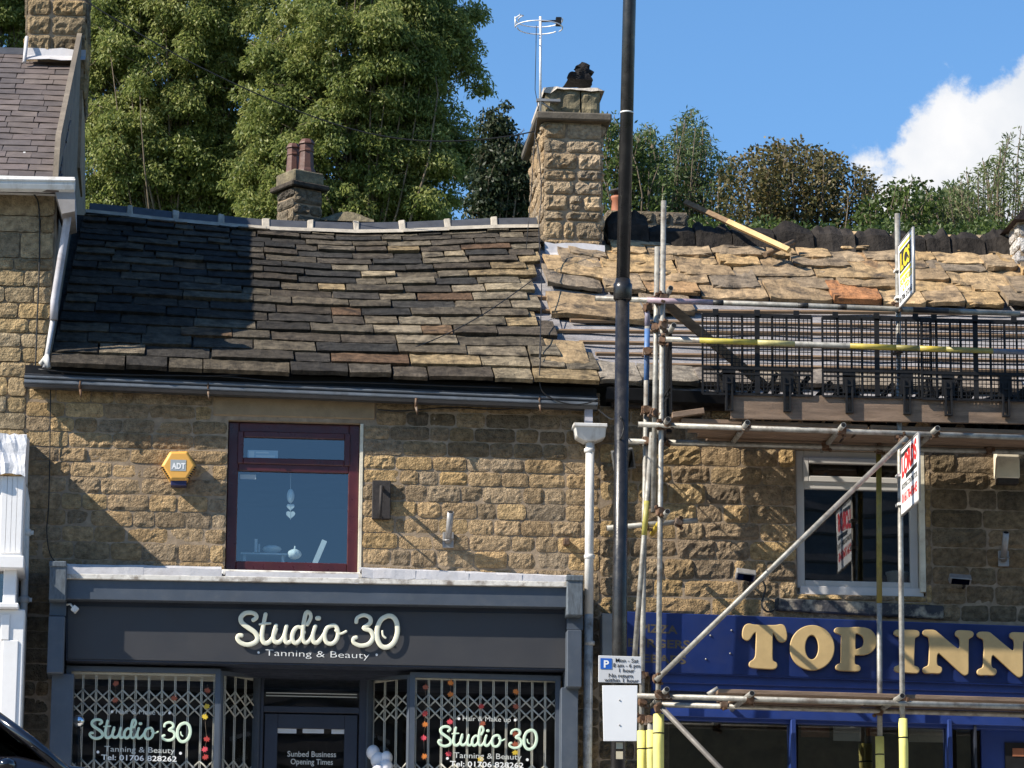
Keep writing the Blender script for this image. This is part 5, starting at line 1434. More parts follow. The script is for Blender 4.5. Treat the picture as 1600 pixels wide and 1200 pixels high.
# ================================================================== scaffold
YA_, YB_ = -1.05, -.38
scf = thing('scaffold', 'tube scaffold with two board decks and rusty couplers standing in front of the inn', 'scaffold', (P(1250,1100,-.7).x, -.7, 0))
R0 = .0242
def toground(px0, py0, px1, py1, Y, zg=0.0):
    a, b_ = P(px0,py0,Y), P(px1,py1,Y); t = (zg-a.z)/(b_.z-a.z); return a, a+(b_-a)*t
def pole(a, b_, name, r=R0, m=STEEL, color=None):
    b = MB(); b.tube([a, b_], r, 14)
    o = b.build(name, m, scf, color=color)
    # open ends: a dark plug set into the bore
    d = (b_-a).normalized()
    for p, s in ((a,-1),(b_,1)): q = MB(); q.tube([p+d*s*.0008, p+d*s*.0014], r*.82, 12); q.build('tube_bore', BLACKPL, o)
    return o
def band(o, a, b_, t0, t1, color, m=PAINTSTEEL, r=R0+.0009, name='paint_band'):
    b = MB(); b.tube([a+(b_-a)*t0, a+(b_-a)*t1], r, 14); b.build(name, m, o, color=color)
def plane_pole(p, q, Y, name, ext=0, **k):
    a, b_ = P(*p, Y), P(*q, Y); o = pole(a, b_, name, **k); return o, a, b_
# standards
for (p, q, Y) in (((1037,314),(1028,1140),YA_),((1402,334),(1411,1200),YA_),((1790,345),(1808,1200),YA_)):
    a, b_ = toground(*p, *q, Y); pole(a, b_, 'standard')
a, b_ = toground(1012,470,1002,1142,YB_); o = pole(a, b_, 'standard'); h = lambda y: (470-y)/(470-1475)
band(o, a, b_, h(516), h(600), (.07,.16,.36)); band(o, a, b_, h(476), h(512), (.22,.20,.27))
o, a, b_ = plane_pole((1027,386),(1021,800), -1.0, 'standard')
a, b_ = toground(1373,690,1375,1200,YB_); o = pole(a, b_, 'standard'); band(o, a, b_, .02, .33, (.24,.20,.05))
a, b_ = toground(1757,700,1766,1200,YB_); pole(a, b_, 'standard')
o, a, b_ = plane_pole((1019,676),(989,1062), -.62, 'ledger_brace'); band(o, a, b_, .28, .42, (.36,.33,.08))
a, b_ = toground(1015,1118,1017,1200,-.5); pole(a, b_, 'standard')
# ledgers and guard rails
o, a, b_ = plane_pole((930,466),(1730,495), -1.10, 'guard_rail')
L_ = 800.
for x0, x1, c in ((1010,1112,(.33,.25,.29)),(1112,1128,(.02,.02,.02)),(1244,1260,(.02,.02,.02)),(1306,1320,(.02,.02,.02)),(1424,1480,(.025,.025,.03)),(1592,1640,(.03,.03,.04))):
    band(o, a, b_, (x0-930)/L_, (x1-930)/L_, c)
o, a, b_ = plane_pole((1040,530),(1730,555), -1.22, 'guard_rail'); L_ = 690.
for x0, x1, c in ((1092,1182,(.42,.35,.06)),(1182,1240,(.40,.36,.15)),(1326,1398,(.42,.33,.05)),(1398,1434,(.22,.19,.05)),(1435,1476,(.46,.35,.05)),(1476,1550,(.25,.22,.06)),(1550,1620,(.10,.12,.17))):
    band(o, a, b_, (x0-1040)/L_, (x1-1040)/L_, c)
plane_pole((997,663),(1730,688), -1.10, 'ledger'); plane_pole((973,689),(1730,710), -.43, 'ledger')
plane_pole((954,1086),(1730,1108), -1.10, 'ledger'); plane_pole((1034,1101),(1730,1121), -.43, 'ledger')
plane_pole((948,825),(1090,813), -.43, 'ledger')
# transoms: end towards the street at the given picture point
for (px, py, Ye, Yr) in ((1168,660,-1.30,-.12),(1318,664,-1.28,-.12),(1465,669,-1.30,-.12),(1044,655,-1.25,-.15),(1640,675,-1.28,-.12),
                         (1053,508,-1.32,-.25),(1048,450,-1.22,-.3),(1042,1077,-1.30,-.15),(1175,1083,-1.30,-.15),(1410,1087,-1.32,-.15),(1640,1094,-1.3,-.15)):
    a = P(px,py,Ye); pole(a, Vector((a.x+rnd.uniform(-.02,.02), Yr, a.z)), 'transom')
a = P(1043,799,-1.25); c = Vector((a.x-.0, -.2, a.z-.02)); o = pole(a, c, 'transom'); band(o, a, c, .35, .98, (.5,.36,.04))
plane_pole((1106,1086),(1122,1076), -.8, 'transom_stub')
# braces
o, a, b_ = plane_pole((1024,1064),(1417,684), -1.15, 'brace')
a, b_ = toground(1034,1106,1140,1216,-1.15, .05); pole(a, b_, 'brace', m=mat('dull_tube', (.13,.12,.11), .6, .25, 10, metal=.3))
# couplers
def coupler_mesh():
    b = MB()
    b.tube([(-.034,0,0),(.034,0,0)], .034, 8, smooth=False); b.tube([(0,-.034,0),(0,.03,0)], .034, 8, smooth=False)
    b.tube([(.0,.02,.036),(.0,-.055,.036)], .009, 6); b.tube([(-.03,0,-.036),(.055,.0,-.042)], .009, 6)
    b.box((-.018,-.05,.025),(.018,-.02,.047)); b.box((.03,-.018,-.055),(.05,.018,-.03))
    me = bpy.data.meshes.new('coupler'); me.from_pydata(b.v, [], b.f); me.materials.append(RUST); return me
CM = coupler_mesh()
for (px, py, Y) in ((1036,466,-1.08),(1012,480,-.40),(1036,508,-1.1),(1025,468,-1.05),(1024,512,-1.03),(1012,549,-.42),(1036,532,-1.08),(1023,645,-1.03),(1030,664,-1.08),(1010,640,-.42),(1010,689,-.42),(1022,690,-.6),(1037,690,-.45),
                    (1032,800,-1.1),(1008,822,-.42),(1060,816,-.44),(1003,1055,-.40),(990,1057,-.62),(1027,1060,-1.12),(1029,1086,-1.1),(1029,1106,-1.13),(1004,1097,-.42),(1003,1124,-.42),(1016,1124,-.5),
                    (1403,480,-1.08),(1405,546,-1.08),(1405,629,-1.08),(1405,680,-1.08),(1410,690,-1.12),(1373,702,-.41),(1410,1092,-1.08),(1374,1112,-.41),
                    (1165,668,-1.1),(1315,673,-1.1),(1461,678,-1.1),(1172,1093,-1.1),(1043,662,-1.1),(1040,1087,-1.1),(1290,697,-.43),(1545,704,-.43),(1130,1102,-.43)):
    p = P(px,py,Y); o = bpy.data.objects.new('coupler', CM); COL.objects.link(o); o.parent = scf; o.location = p-wo_of(scf)
    o.rotation_euler = (rnd.uniform(-.3,.3), rnd.choice((0,math.pi/2,math.pi))+rnd.uniform(-.3,.3), rnd.uniform(-.4,.4))
# yellow foam sleeves
for (px, py, px1, py1, Y, n_) in ((1003,1142,1003,1200,YB_,.042),(1016,1141,1017,1200,-.5,.036),(1029,1116,1029,1200,YA_,.048),(1411,1123,1412,1200,YA_,.040),(1374,1151,1375,1200,YB_,.040)):
    a, b_ = toground(px, py, px1, py1, Y); d = (b_-a); m_ = 7
    b = MB(); b.tube([a+d*(i/m_*.97)+Vector((rnd.uniform(-.002,.002),0,0)) for i in range(m_+1)], [n_*(1+.02*((i % 2))) for i in range(m_+1)], 12)
    o = b.build('foam_sleeve', YELLOWFOAM, scf)
    b = MB(); b.tube([a+d*.085, a+d*.092], n_+.0015, 12); b.build('tie_band', BLACKPL, o)
# boards of the decks, the toe board
def plank(A, B, w, t, name='scaffold_board', m=BOARD, parent=scf, wdir=Vector((0,1,0))):
    d = (B-A).normalized(); n = d.cross(wdir).normalized()
    b = MB(); b.obox((A+B)/2, d, wdir, n, (B-A).length/2, w/2, t/2); return b.build(name, m, parent, bevel=.004)
for k in range(4):
    Y = -.95+k*.232
    for (xa, xb) in ((1062+k*14, 1352-k*20), (1356-k*20, 1740)):
        a = P(xa, 648+(xa-1050)*.024, Y); c = P(xb, 648+(xb-1050)*.024, Y)
        z0 = P(1168,660,-1.3).z+.046+(rnd.uniform(0,.006))
        a.z = z0+(a.x-P(1168,660,-1.3).x)*-.008; c.z = z0+(c.x-P(1168,660,-1.3).x)*-.008
        plank(a, c, .222, .038)
for k in range(3):
    Y = -.92+k*.236
    for (xa, xb) in ((1120+k*10, 1408-k*30), (1411-k*30, 1740)):
        a = P(xa, 1080, Y); c = P(xb, 1080, Y); z0 = P(1175,1083,-1.3).z+.046+rnd.uniform(0,.006)
        a.z = z0; c.z = z0-.008*(c.x-a.x); a.z = z0-.008*(P(xa,1080,Y).x-P(1120,1080,Y).x); c.z = z0-.008*(P(xb,1080,Y).x-P(1120,1080,Y).x)
        plank(a, c, .224, .038)
b = MB(); b.ppx([(1142,615),(1740,628),(1740,665),(1142,654)], -1.135, -1.10); b.build('toe_board', BOARD, scf, bevel=.003)
a = P(1048,652,-1.0); c = P(1098,645,-1.0); plank(a, c, .22, .05, name='board_end')
a = P(1048,652,-.75); c = P(1094,660,-.75); plank(a, c, .22, .04, name='board_end')

# brick guards
def guard_parts(root, O, rx, w=.985, h=.72):
    n = Vector((0,-1,0)) if abs(rx.y) < .5 else Vector((-1,0,0))
    b = MB(); u = Vector((0,0,1))
    def bar(u0, v0, u1, v1, th, dp=.012):
        p = O+rx*u0+u*v0; q = O+rx*u1+u*v1; d = (q-p).normalized(); s = n.cross(d)
        b.obox((p+q)/2, d, s, n, (q-p).length/2, th/2, dp/2)
    bar(0,h,w,h,.04); bar(0,0,w,0,.02); bar(0,0,0,h,.018); bar(w,0,w,h,.018); bar(w/2,0,w/2,h,.045); bar(w*.135,.0,w*.135,h,.016); bar(w*.27,0,w*.27,h,.012); bar(w*.36,0,w*.36,h,.016); bar(w*.64,0,w*.64,h,.016); bar(w*.77,0,w*.77,h,.02); bar(w*.88,0,w*.88,h,.012)
    bar(0,.235,w,.235,.022,.03); bar(0,.185,w,.185,.016,.02)
    b.build('frame', BLACKPL, root)
    b = MB()
    nx, nz = 27, 20
    for i in range(1, nx): bar(w*i/nx,0,w*i/nx,h,.0065,.006)
    for j in range(1, nz): bar(0,h*j/nz,w,h*j/nz,.0065,.006)
    kind(b.build('mesh', BLACKPL, root), 'stuff')
    for c in (.24,.77):
        b = MB(); bar(w*c,.03,w*c,.235,.115,.02)
        for s in (-.026,.026): bar(w*c+s,-.15,w*c+s,.16,.016,.045)
        bar(w*c-.03,-.145,w*c+.03,-.145,.012,.05); bar(w*c-.03,.1,w*c+.03,.1,.014,.05)
        b.build('clip', BLACKPL, root)
    b = MB()
    for c in (.12,.5,.86): bar(w*c,h,w*c,h+.055,.05,.02)
    b.build('hook', BLACKPL, root)
GR = (P(1600,497,-1.14)-P(1098,486,-1.14)).normalized()
for (x, y, lab) in ((1098,615,'leftmost of the black mesh brick guards along the upper scaffold deck'),(1286,619,'black mesh brick guard left of the pole with the lettered boards'),(1441,623,'black mesh brick guard right of the pole with the lettered boards')):
    O = P(x,y,-1.15 if x != 1441 else -1.17)
    g = thing('brick_guard', lab, 'brick guard', tuple(O), 'brick guards hung along the scaffold')
    guard_parts(g, O, GR)
O = P(1049,645,-1.08); g = thing('brick_guard', 'black mesh brick guard closing the left end of the scaffold deck, nearly edge on', 'brick guard', tuple(O), 'brick guards hung along the scaffold')
guard_parts(g, O, Vector((0,1,0)), w=.7)

# loose slates stacked on edge on the upper deck, each leaning
zdeck = P(1168,660,-1.3).z+.07
for k in range(30):
    x = P(1150+k*16.5+rnd.uniform(-5,5), 610, -.8).x
    b = MB(); a = rnd.uniform(.3,.75)*(1 if rnd.random() < .8 else -1); Lh = rnd.uniform(.40,.58)
    d = Vector((math.sin(a),0,math.cos(a))); n_ = Vector((math.cos(a),0,-math.sin(a)))
    c = Vector((x, -.72+rnd.uniform(-.12,.12), zdeck-.008*(x-5)+Lh/2*math.cos(a)))
    b.obox(c, n_, Vector((0,1,0)), d, rnd.uniform(.014,.03), rnd.uniform(.14,.22), Lh/2)
    for i, v in enumerate(b.v): b.v[i] = v+Vector((rnd.uniform(-.012,.012), rnd.uniform(-.02,.02), rnd.uniform(-.012,.012)))
    o = b.build('loose_slate', SOOT, None, bevel=.004, color=shade((.018,.017,.016), rnd.uniform(.7,1.5)))
    tag(o, 'dark stone slate leaning in the row stacked on the upper scaffold deck', 'slate', 'slates stacked on the scaffold deck')
tub = thing('builders_tub', 'black plastic tub on the upper scaffold deck at the right edge', 'tub', tuple(P(1570,612,-.62)))
c = P(1572,600,-.62); c.z = zdeck-.03
b = MB(); b.lathe([(.17,0),(.185,.02),(.22,.34),(.235,.345),(.235,.37),(.215,.37),(.17,.03)], c, 20); b.build('bucket', BLACKPL, tub)
b = MB(); b.tube([c+Vector((-.23,0,.33)), c+Vector((-.25,-.02,.2)), c+Vector((0,-.27,.06)), c+Vector((.25,-.02,.2)), c+Vector((.23,0,.33))], .008, 6); b.build('handle', BLACKPL, tub)
# raking timber behind the guards
t_ = MB(); a = P(1040,474,-.95); c = P(1196,604,-.6); d = (c-a).normalized(); s = d.cross(Vector((0,1,0))).normalized()
t_.obox((a+c)/2, d, Vector((0,1,0)), s, (c-a).length/2, .02, .042)
tag(t_.build('raking_timber', TIMBER, None, bevel=.004), 'dark weathered timber leaning diagonally behind the leftmost brick guard', 'timber')
# pale pole lying over the ridge
a = P(1071,316,4.2); c = P(1233,391,3.0); tp = thing('timber_pole', 'long pale timber batten lying across the black ridge stones', 'timber', tuple((a+c)/2))
d = (c-a).normalized(); s = d.cross(Vector((0,1,0))).normalized(); u = s.cross(d)
b = MB(); m_ = a.lerp(c,.42); b.obox((a+m_)/2, d, u, s, (m_-a).length/2, .022, .026); b.build('weathered_end', BATTEN, tp)
b = MB(); b.obox((m_+c)/2, d, u, s, (c-m_).length/2, .0225, .0265); b.build('clean_end', NEWWOOD, tp)
a = P(1195,398,3.2); c = P(1240,378,3.5)
b = MB(); b.tube([a, c], .03, 6); tag(b.build('broken_batten', TIMBER, None), 'short dark broken batten lying on the flagstones beside the pale timber', 'timber')

# stones stacked on the tall chimney
ctop = P(905,130,3.8)
def lump(name, lab, px, py, hx, hy, hz, rot, seed):
    c = P(px, py, 3.75); b = MB(); b.box((-hx,-hy,-hz),(hx,hy,hz)); bm = bmesh.new(); me_ = bpy.data.meshes.new('t'); me_.from_pydata(b.v, [], b.f); bm.from_mesh(me_); bmesh.ops.subdivide_edges(bm, edges=bm.edges[:], cuts=3, use_grid_fill=True); bm.verts.ensure_lookup_table(); b = MB(); b.add([v.co.copy() for v in bm.verts], [tuple(v.index for v in f.verts) for f in bm.faces]); bm.free(); bpy.data.meshes.remove(me_)
    M = Matrix.Rotation(rot, 4, 'Y'); ph = Vector((seed,0,0))
    for i, v in enumerate(b.v):
        q = v.copy(); q.x *= 1-.35*(q.z/hz+1)/2; q = q*(1+.25*noise.noise(q*14+ph)); b.v[i] = c+(M @ q)
    b.sm = [False]*len(b.f)
    tag(b.build(name, SOOT, None, color=(.022,.02,.02)), lab, 'stone')
lump('black_stone', 'lowest and widest of the black stones stacked on the tall chimney', 904, 125, .135, .16, .038, .06, 1)
lump('black_stone', 'middle black stone of the pile on top of the tall chimney', 908, 116.5, .10, .13, .034, -.22, 4)
lump('black_stone', 'topmost tilted black stone of the pile on the tall chimney', 911, 107.5, .072, .1, .034, .5, 8)

# aerial
ae = thing('tv_aerial', 'round loop aerial on a thin silver mast beside the tall chimney', 'aerial', tuple(P(844,172,3.5)))
b = MB(); mt = P(844.5,26,3.42); mb_ = P(844,185,3.42); b.tube([mb_, mt], .0145, 10); b.build('mast', ALUM, ae)
c0 = P(842,30,3.42)
def loop(c, r, a0, a1, dz=0, n=26): return [c+Vector((r*math.cos(a0+(a1-a0)*i/n), r*math.sin(a0+(a1-a0)*i/n), dz)) for i in range(n+1)]
b = MB()
cc = Vector((P(842,35,3.42).x, 3.42, P(842,31,3.42).z)); r_ = .245
up = loop(cc, r_, math.radians(-20), math.radians(215)); lo_ = loop(cc, r_*.86, math.radians(215), math.radians(20))
b.tube(up+[(up[-1]+lo_[0])/2+Vector((-.03,-.02,0))]+lo_[:8], .0065, 8); b.build('dipole_loop', ALUM, ae)
b = MB(); c2 = cc-Vector((0,0,.085)); 
b.tube(loop(c2, r_, math.radians(178), math.radians(385)), .0065, 8); b.tube(loop(c2+Vector((0,0,.0)), r_*.9, math.radians(30), math.radians(176)), .0065, 8)
b.tube([c2+Vector((-r_,0,.11)), c2+Vector((-r_,0,0))], .008, 6); b.build('reflector_loop', ALUM, ae)
b = MB(); b.tube([mt-Vector((0,0,.05)), cc+Vector((.2,-.05,-.02))], .011, 6); b.box((cc.x+.17,cc.y-.09,cc.z-.075),(cc.x+.225,cc.y-.03,cc.z+.01)); b.build('junction_box', BLACKPL, ae)
b = MB(); q = P(845,156,3.42); b.box((q.x-.045,q.y-.03,q.z-.02),(q.x+.2,q.y+.03,q.z+.006)); b.tube([q+Vector((.0,0,-.02)), q+Vector((.14,.05,-.10))], .012, 6); b.build('lashing_bracket', GREYMETAL, ae)
b = MB(); b.tube([P(838,40,3.4), P(837,95,3.4), P(836,140,3.4), P(841,170,3.4), P(836,210,3.38), P(830,300,3.0), P(822,390,2.4)], .004, 5); b.build('aerial_lead', CABLE, ae)

# cables
def cable(name, label, pts, Ys, r, m=CABLE, cat='cable', smooth=4):
    if not isinstance(Ys, (list,tuple)): Ys = [Ys]*len(pts)
    q = [tuple(P(x,y,Y)) for (x,y),Y in zip(pts,Ys)]
    b = MB(); b.tube([Vector(v) for v in catmull(q, smooth)], r, 6); return tag(b.build(name, m, None), label, cat)
cable('overhead_cable', 'black overhead wire sagging across the trees from the left house to the tall chimney', [(120,-10),(160,18),(280,88),(400,146),(500,186),(580,209),(660,220),(740,219),(800,212),(836,205)], 3.3, .007)
cable('wall_cable', 'black cable running down the left house wall beside the grey diagonal pipe', [(52,302),(60,318),(62,360),(61,430),(58,500),(56,560),(54,585)], -.045, .008)
cable('wall_cable', 'thin black cable down the wall left of the yellow alarm box to the shopfront corner', [(79,600),(78,700),(76,790),(73,830),(78,865),(90,880),(104,884),(110,890)], -.04, .006)
cable('roof_cable', 'thin black cable sagging across the stone slates to the gutter', [(842,430),(790,468),(740,500),(680,530),(600,558),(520,575),(440,583),(380,585),(320,588)], [1.6,1.2,.9,.6,.25,-.0,-.18,-.22,-.24], .005)
cable('gutter_cable', 'loose black cable lying along the studio gutter', [(60,577),(130,583),(220,586),(300,587),(360,589),(440,596),(520,597),(600,599),(700,603),(800,606)], -.215, .007)
cable('gutter_cable', 'curved black cable hanging over the right end of the studio gutter', [(846,540),(843,590),(848,612),(870,626),(895,632),(918,630),(934,624)], -.235, .006)
cable('chimney_cable', 'black cable hanging down the left face of the tall chimney over the slates', [(835,206),(842,240),(846,300),(842,360),(846,430),(845,500),(843,560)], [3.35,3.3,3.1,2.9,1.9,.9,.1], .005)
cable('wall_cable', 'black cable drooping under the eaves right of the maroon window', [(590,640),(630,642),(700,637),(780,640),(850,634),(905,640)], -.03, .006)
cable('post_cable', 'black cable looped round the lamp post at eaves height', [(935,640),(955,655),(968,650),(975,665),(970,685),(962,690)], [-.2,-1.5,-2.69,-2.69,-2.69,-2.6], .006)

# hopper and downpipe between the two buildings
hp = thing('downpipe', 'white downpipe with a hopper head between the studio and the inn', 'downpipe', tuple(P(922,1190,-.1)))
hp.location.z = 0; ORG[hp.name].z = 0
b = MB(); q = [P(898,663,-.24),P(948,664,-.24),P(946,683,-.21),P(932,689,-.19),P(914,689,-.19),P(901,682,-.21)]
b.prism(q, (0,.17,0)); b.build('hopper_head', WHITEPL, hp, bevel=.008)
b = MB(); b.bpx((896.5,660),(949.5,667), -.25, -.04); b.build('hopper_rim', WHITEPL, hp, bevel=.006)
b = MB(); b.bpx((914,632),(926,662), -.17,-.09); b.build('outlet_pipe', GREYPIPE, hp)
a = P(922,688,-.12); c = P(920,960,-.12); b = MB(); b.tube([a, c], .041, 14); b.build('pipe', WHITEPL, hp)
d2 = P(918,1180,-.12); d2 = c+(d2-c)*(c.z/(c.z-d2.z)); b = MB(); b.tube([c, d2], .041, 14); b.build('lower_pipe', OLDWHITE, hp)
for y in (704,870,1005):
    p = P(921,y,-.12); b = MB(); b.lathe([(.042,-.02),(.05,-.016),(.05,.016),(.042,.02)], p, 14); b.build('pipe_collar', WHITEPL if y < 900 else OLDWHITE, hp)

# iron things fixed to the studio wall
br = thing('wall_bracket', 'dark iron back plate with a standing rod right of the maroon window', 'bracket', tuple(P(596,810,-.02)))
b = MB(); b.bpx((582,750),(610,811), -.05, -.0); b.build('back_plate', IRON, br, bevel=.006)
a = P(597,764,-.05); c = P(594,806,-.05); Yo = -.25
b = MB(); b.tube([a, Vector((a.x, Yo, a.z))], .018, 8); b.tube([c, Vector((c.x, Yo, c.z))], .009, 8); b.build('arm', IRON, br)
b = MB(); b.tube([P(596,759,Yo), P(594,809,Yo)], .015, 8); b.build('rod', IRON, br)
def flag_socket(lab, px, py, ty, m, tilt=.1):
    t = thing('flagpole_socket', lab, 'bracket', tuple(P(px,py,-.02)))
    b = MB(); b.bpx((px-9,py-25),(px+8,py), -.035, -.0); b.build('back_plate', m, t, bevel=.004)
    a = P(px-1, py-9, -.05); e = P(px+3, ty, -.22)
    b = MB(); b.tube([a, e], .030, 14); o = b.build('socket_tube', m, t)
    d = (e-a).normalized(); b = MB(); b.tube([e+d*.0006, e+d*.0014], .024, 12); b.build('socket_bore', BLACKPL, o)
    b = MB(); b.tube([P(px-9,py-12,-.04), P(px-2,py-12,-.11), P(px+8,py-14,-.04)], .008, 6); b.build('clamp', m, t)
flag_socket('grey metal flagpole socket pointing up from the studio wall, sunlit', 701, 856, 800, GREYMETAL)
flag_socket('grey metal flagpole socket in shade on the wall at the right edge', 1569, 885, 832, GREYMETAL)
b = MB(); p = P(870,716,-.0); b.tube([p, p+Vector((.0,-.085,.01))], .005, 6); tag(b.build('iron_pin', IRON, None), 'thin iron pin sticking out of the wall below the white hopper', 'pin')
b = MB(); p = P(884,848,.0); b.obox(p+Vector((0,-.04,0)), Vector((1,0,0)), Vector((0,1,0)), Vector((0,0,1)), .026, .05, .03); tag(b.build('iron_spike', RUST, None, bevel=.006), 'rusty iron stub low on the wall left of the white downpipe', 'stub')
# lights and boxes on the inn wall
def floodlight(lab, px, py, sx, sz, rot, m, tilt):
    t = thing('flood_light', lab, 'flood light', tuple(P(px,py,-.05)))
    c = P(px,py,-.16); b = MB(); R3 = Matrix.Rotation(rot,3,'Y') @ Matrix.Rotation(tilt,3,'X')
    b.obox(c, R3 @ Vector((1,0,0)), R3 @ Vector((0,1,0)), R3 @ Vector((0,0,1)), sx, .035, sz); b.build('lamp_body', m, t, bevel=.006)
    b = MB(); b.obox(c+R3 @ Vector((0,-.038,0)), R3 @ Vector((1,0,0)), R3 @ Vector((0,1,0)), R3 @ Vector((0,0,1)), sx*.82, .004, sz*.8); b.build('lamp_glass', G_CAR, t)
    b = MB(); b.tube([c+Vector((sx*.3,.03,0)), c+Vector((sx*.6,.1,-.05)), Vector((c.x+sx*.6,0.0,c.z-.06))], .014, 6); b.build('lamp_arm', IRON, t)
floodlight('silver flood light above the blue sign left of the white framed window', 1165, 898, .09, .045, .12, GREYMETAL, .9)
floodlight('dark tilted flood light on the wall just behind the lamp post', 974, 718, .10, .095, -.2, mat('dark_lamp', (.10,.10,.10), .4, .2, 8), .35)
cable('lamp_cable', 'black cable coiling below the silver flood light to the window sill', [(1190,905),(1196,920),(1190,945),(1200,956),(1212,950),(1216,935)], -.08, .009)
cb = thing('alarm_box', 'cream alarm box under the scaffold deck at the right edge', 'alarm box', tuple(P(1576,755,-.05)))
b = MB(); b.bpx((1556,698),(1594,747), -.12, -.0); b.build('casing', CREAMPAINT, cb, bevel=.01); b = MB(); b.bpx((1559,746),(1592,756), -.11, -.0); b.build('strobe', IRON, cb, bevel=.006)
floodlight('small silver flood light on the shaded wall right of the white framed window', 1500, 905, .10, .035, .05, GREYMETAL, .8)
sl = thing('security_light', 'small white spot lamp at the top left corner of the charcoal sign', 'lamp', tuple(P(117,951,-.4)))
b = MB(); R3 = Matrix.Rotation(.7,3,'Y'); c = P(117,952,-.42); b.obox(c, R3 @ Vector((1,0,0)), Vector((0,1,0)), R3 @ Vector((0,0,1)), .027, .03, .027); b.build('lamp_head', WHITEPL, sl, bevel=.004)
b = MB(); b.tube([P(104,945,-.38), P(110,944,-.40), c], .010, 6); b.build('lamp_arm', WHITEPL, sl)

# ================================================================== things in the windows
YI = .30
ho = thing('heart_ornament', 'pale hanging ornament of a bulb and two hearts inside the maroon window', 'ornament', tuple(P(454,812,.2)))
ORN = mat('pale_ornament', (.86,.88,.84), .6, .05, 6)
b = MB(); b.tube([P(454,730,.2), P(454,812,.2)], .0025, 5); b.build('string', ORN, ho)
b = MB(); b.ball(P(454,775,.2), .035,.035,.065, 12, 8); b.build('bulb', ORN, ho)
for y, s in ((792,.036),(804,.042)):
    c = P(454,y,.2); pts = []
    for k in range(24):
        a = 2*math.pi*k/24; pts.append(c+Vector((s*math.sin(a)**3*1.0, -.0, s*(13*math.cos(a)-5*math.cos(2*a)-2*math.cos(3*a)-math.cos(4*a))/16)))
    b = MB(); b.prism(pts, (0,.012,0)); b.build('heart', ORN, ho)
pu = thing('pumpkin', 'white pumpkin on the sill inside the maroon window', 'pumpkin', tuple(P(460,879,.2)))
b = MB(); c = P(460,866,.2)
b.ball((0,0,0), .06, .06, .047, 24, 10)
for i, v in enumerate(b.v): a = math.atan2(v.y, v.x); b.v[i] = c+Vector((v.x*(1+.07*math.cos(8*a)), v.y*(1+.07*math.cos(8*a)), v.z))
b.build('body', ORN, pu); b = MB(); b.tube([c+Vector((0,0,.03)), c+Vector((.004,0,.075))], [.011,.007], 6); b.build('stem', ORN, pu)
b = MB(); a = P(492,880,.25); c = P(507,845,.25); d = (c-a).normalized(); b.obox((a+c)/2, d, Vector((0,1,0)), d.cross(Vector((0,1,0))), .115, .01, .024)
tag(b.build('leaning_slat', ORN, None), 'pale slat leaning inside the maroon window right of the pumpkin', 'slat')
tb = thing('side_table', 'pale table with folded cloth inside the lower left of the maroon window', 'table', tuple(P(408,880,.5)))
b = MB(); b.bpx((376,863),(448,867), .4, .8); b.build('top', ORN, tb)
b = MB(); b.bpx((398,834+8),(402,862), .45, .48); b.bpx((404,850),(406,862), .45,.48); b.build('stand', ORN, tb)
b = MB(); b.ball(P(425,858,.5), .09,.08,.035, 12, 6); b.build('folded_cloth', ORN, tb)
for xa, xb in ((380,384),(440,444)):
    b = MB(); b.bpx((xa,867),(xb,882), .45,.49); b.build('leg', ORN, tb)
zfl = XZ(450,882,.4)[1]
b = MB(); b.box((WX0-.05,.11,WZ0-.02),(WX1+.05,.45,WZ0+.05)); b.build('inner_sill', PLASTER, swin)
b = MB(); b.bpx((387,703),(434,719), .085, .0865); st = b.build('window_sticker', mat('sticker_film', (.30,.38,.42), .6, .05, 4), swin)
b = MB(); b.bpx((389,705),(397,717), .0835, .0845); b.bpx((400,706),(420,708.5), .0835,.0845); b.bpx((400,711),(430,715), .0835,.0845); b.build('sticker_print', DULLLET, swin)
b = MB(); b.bpx((375,741),(400,749), .098, .0985); b.build('window_sticker', mat('sticker_film2', (.34,.42,.46), .6, .05, 4), swin)
pt = thing('plant_pot', 'white tapered pot on the sill inside the white framed window', 'pot', tuple(P(1402,920,.2)))
c = P(1402,922,.2); b = MB(); b.lathe([(.075,0),(.085,.02),(.10,.14),(.108,.145),(.108,.165),(.095,.165),(.08,.03)], c, 18); b.build('bowl', PLASTER, pt)
b = MB(); b.lathe([(.088,.0),(.092,.004)], c+Vector((0,0,.14)), 14); b.build('soil', BARK, pt)
b = MB(); b.box((NX0-.05,.10,NZ0-.02),(NX1+.05,.42,NZ0+.075)); b.build('inner_sill', PLASTER, iwin)
b = MB(); b.bpx((1262,906),(1284,921), .2,.26); tag(b.build('red_box', mat('red_card', (.16,.035,.025), .7), None), 'small dark red box on the sill at the left of the white framed window', 'box')

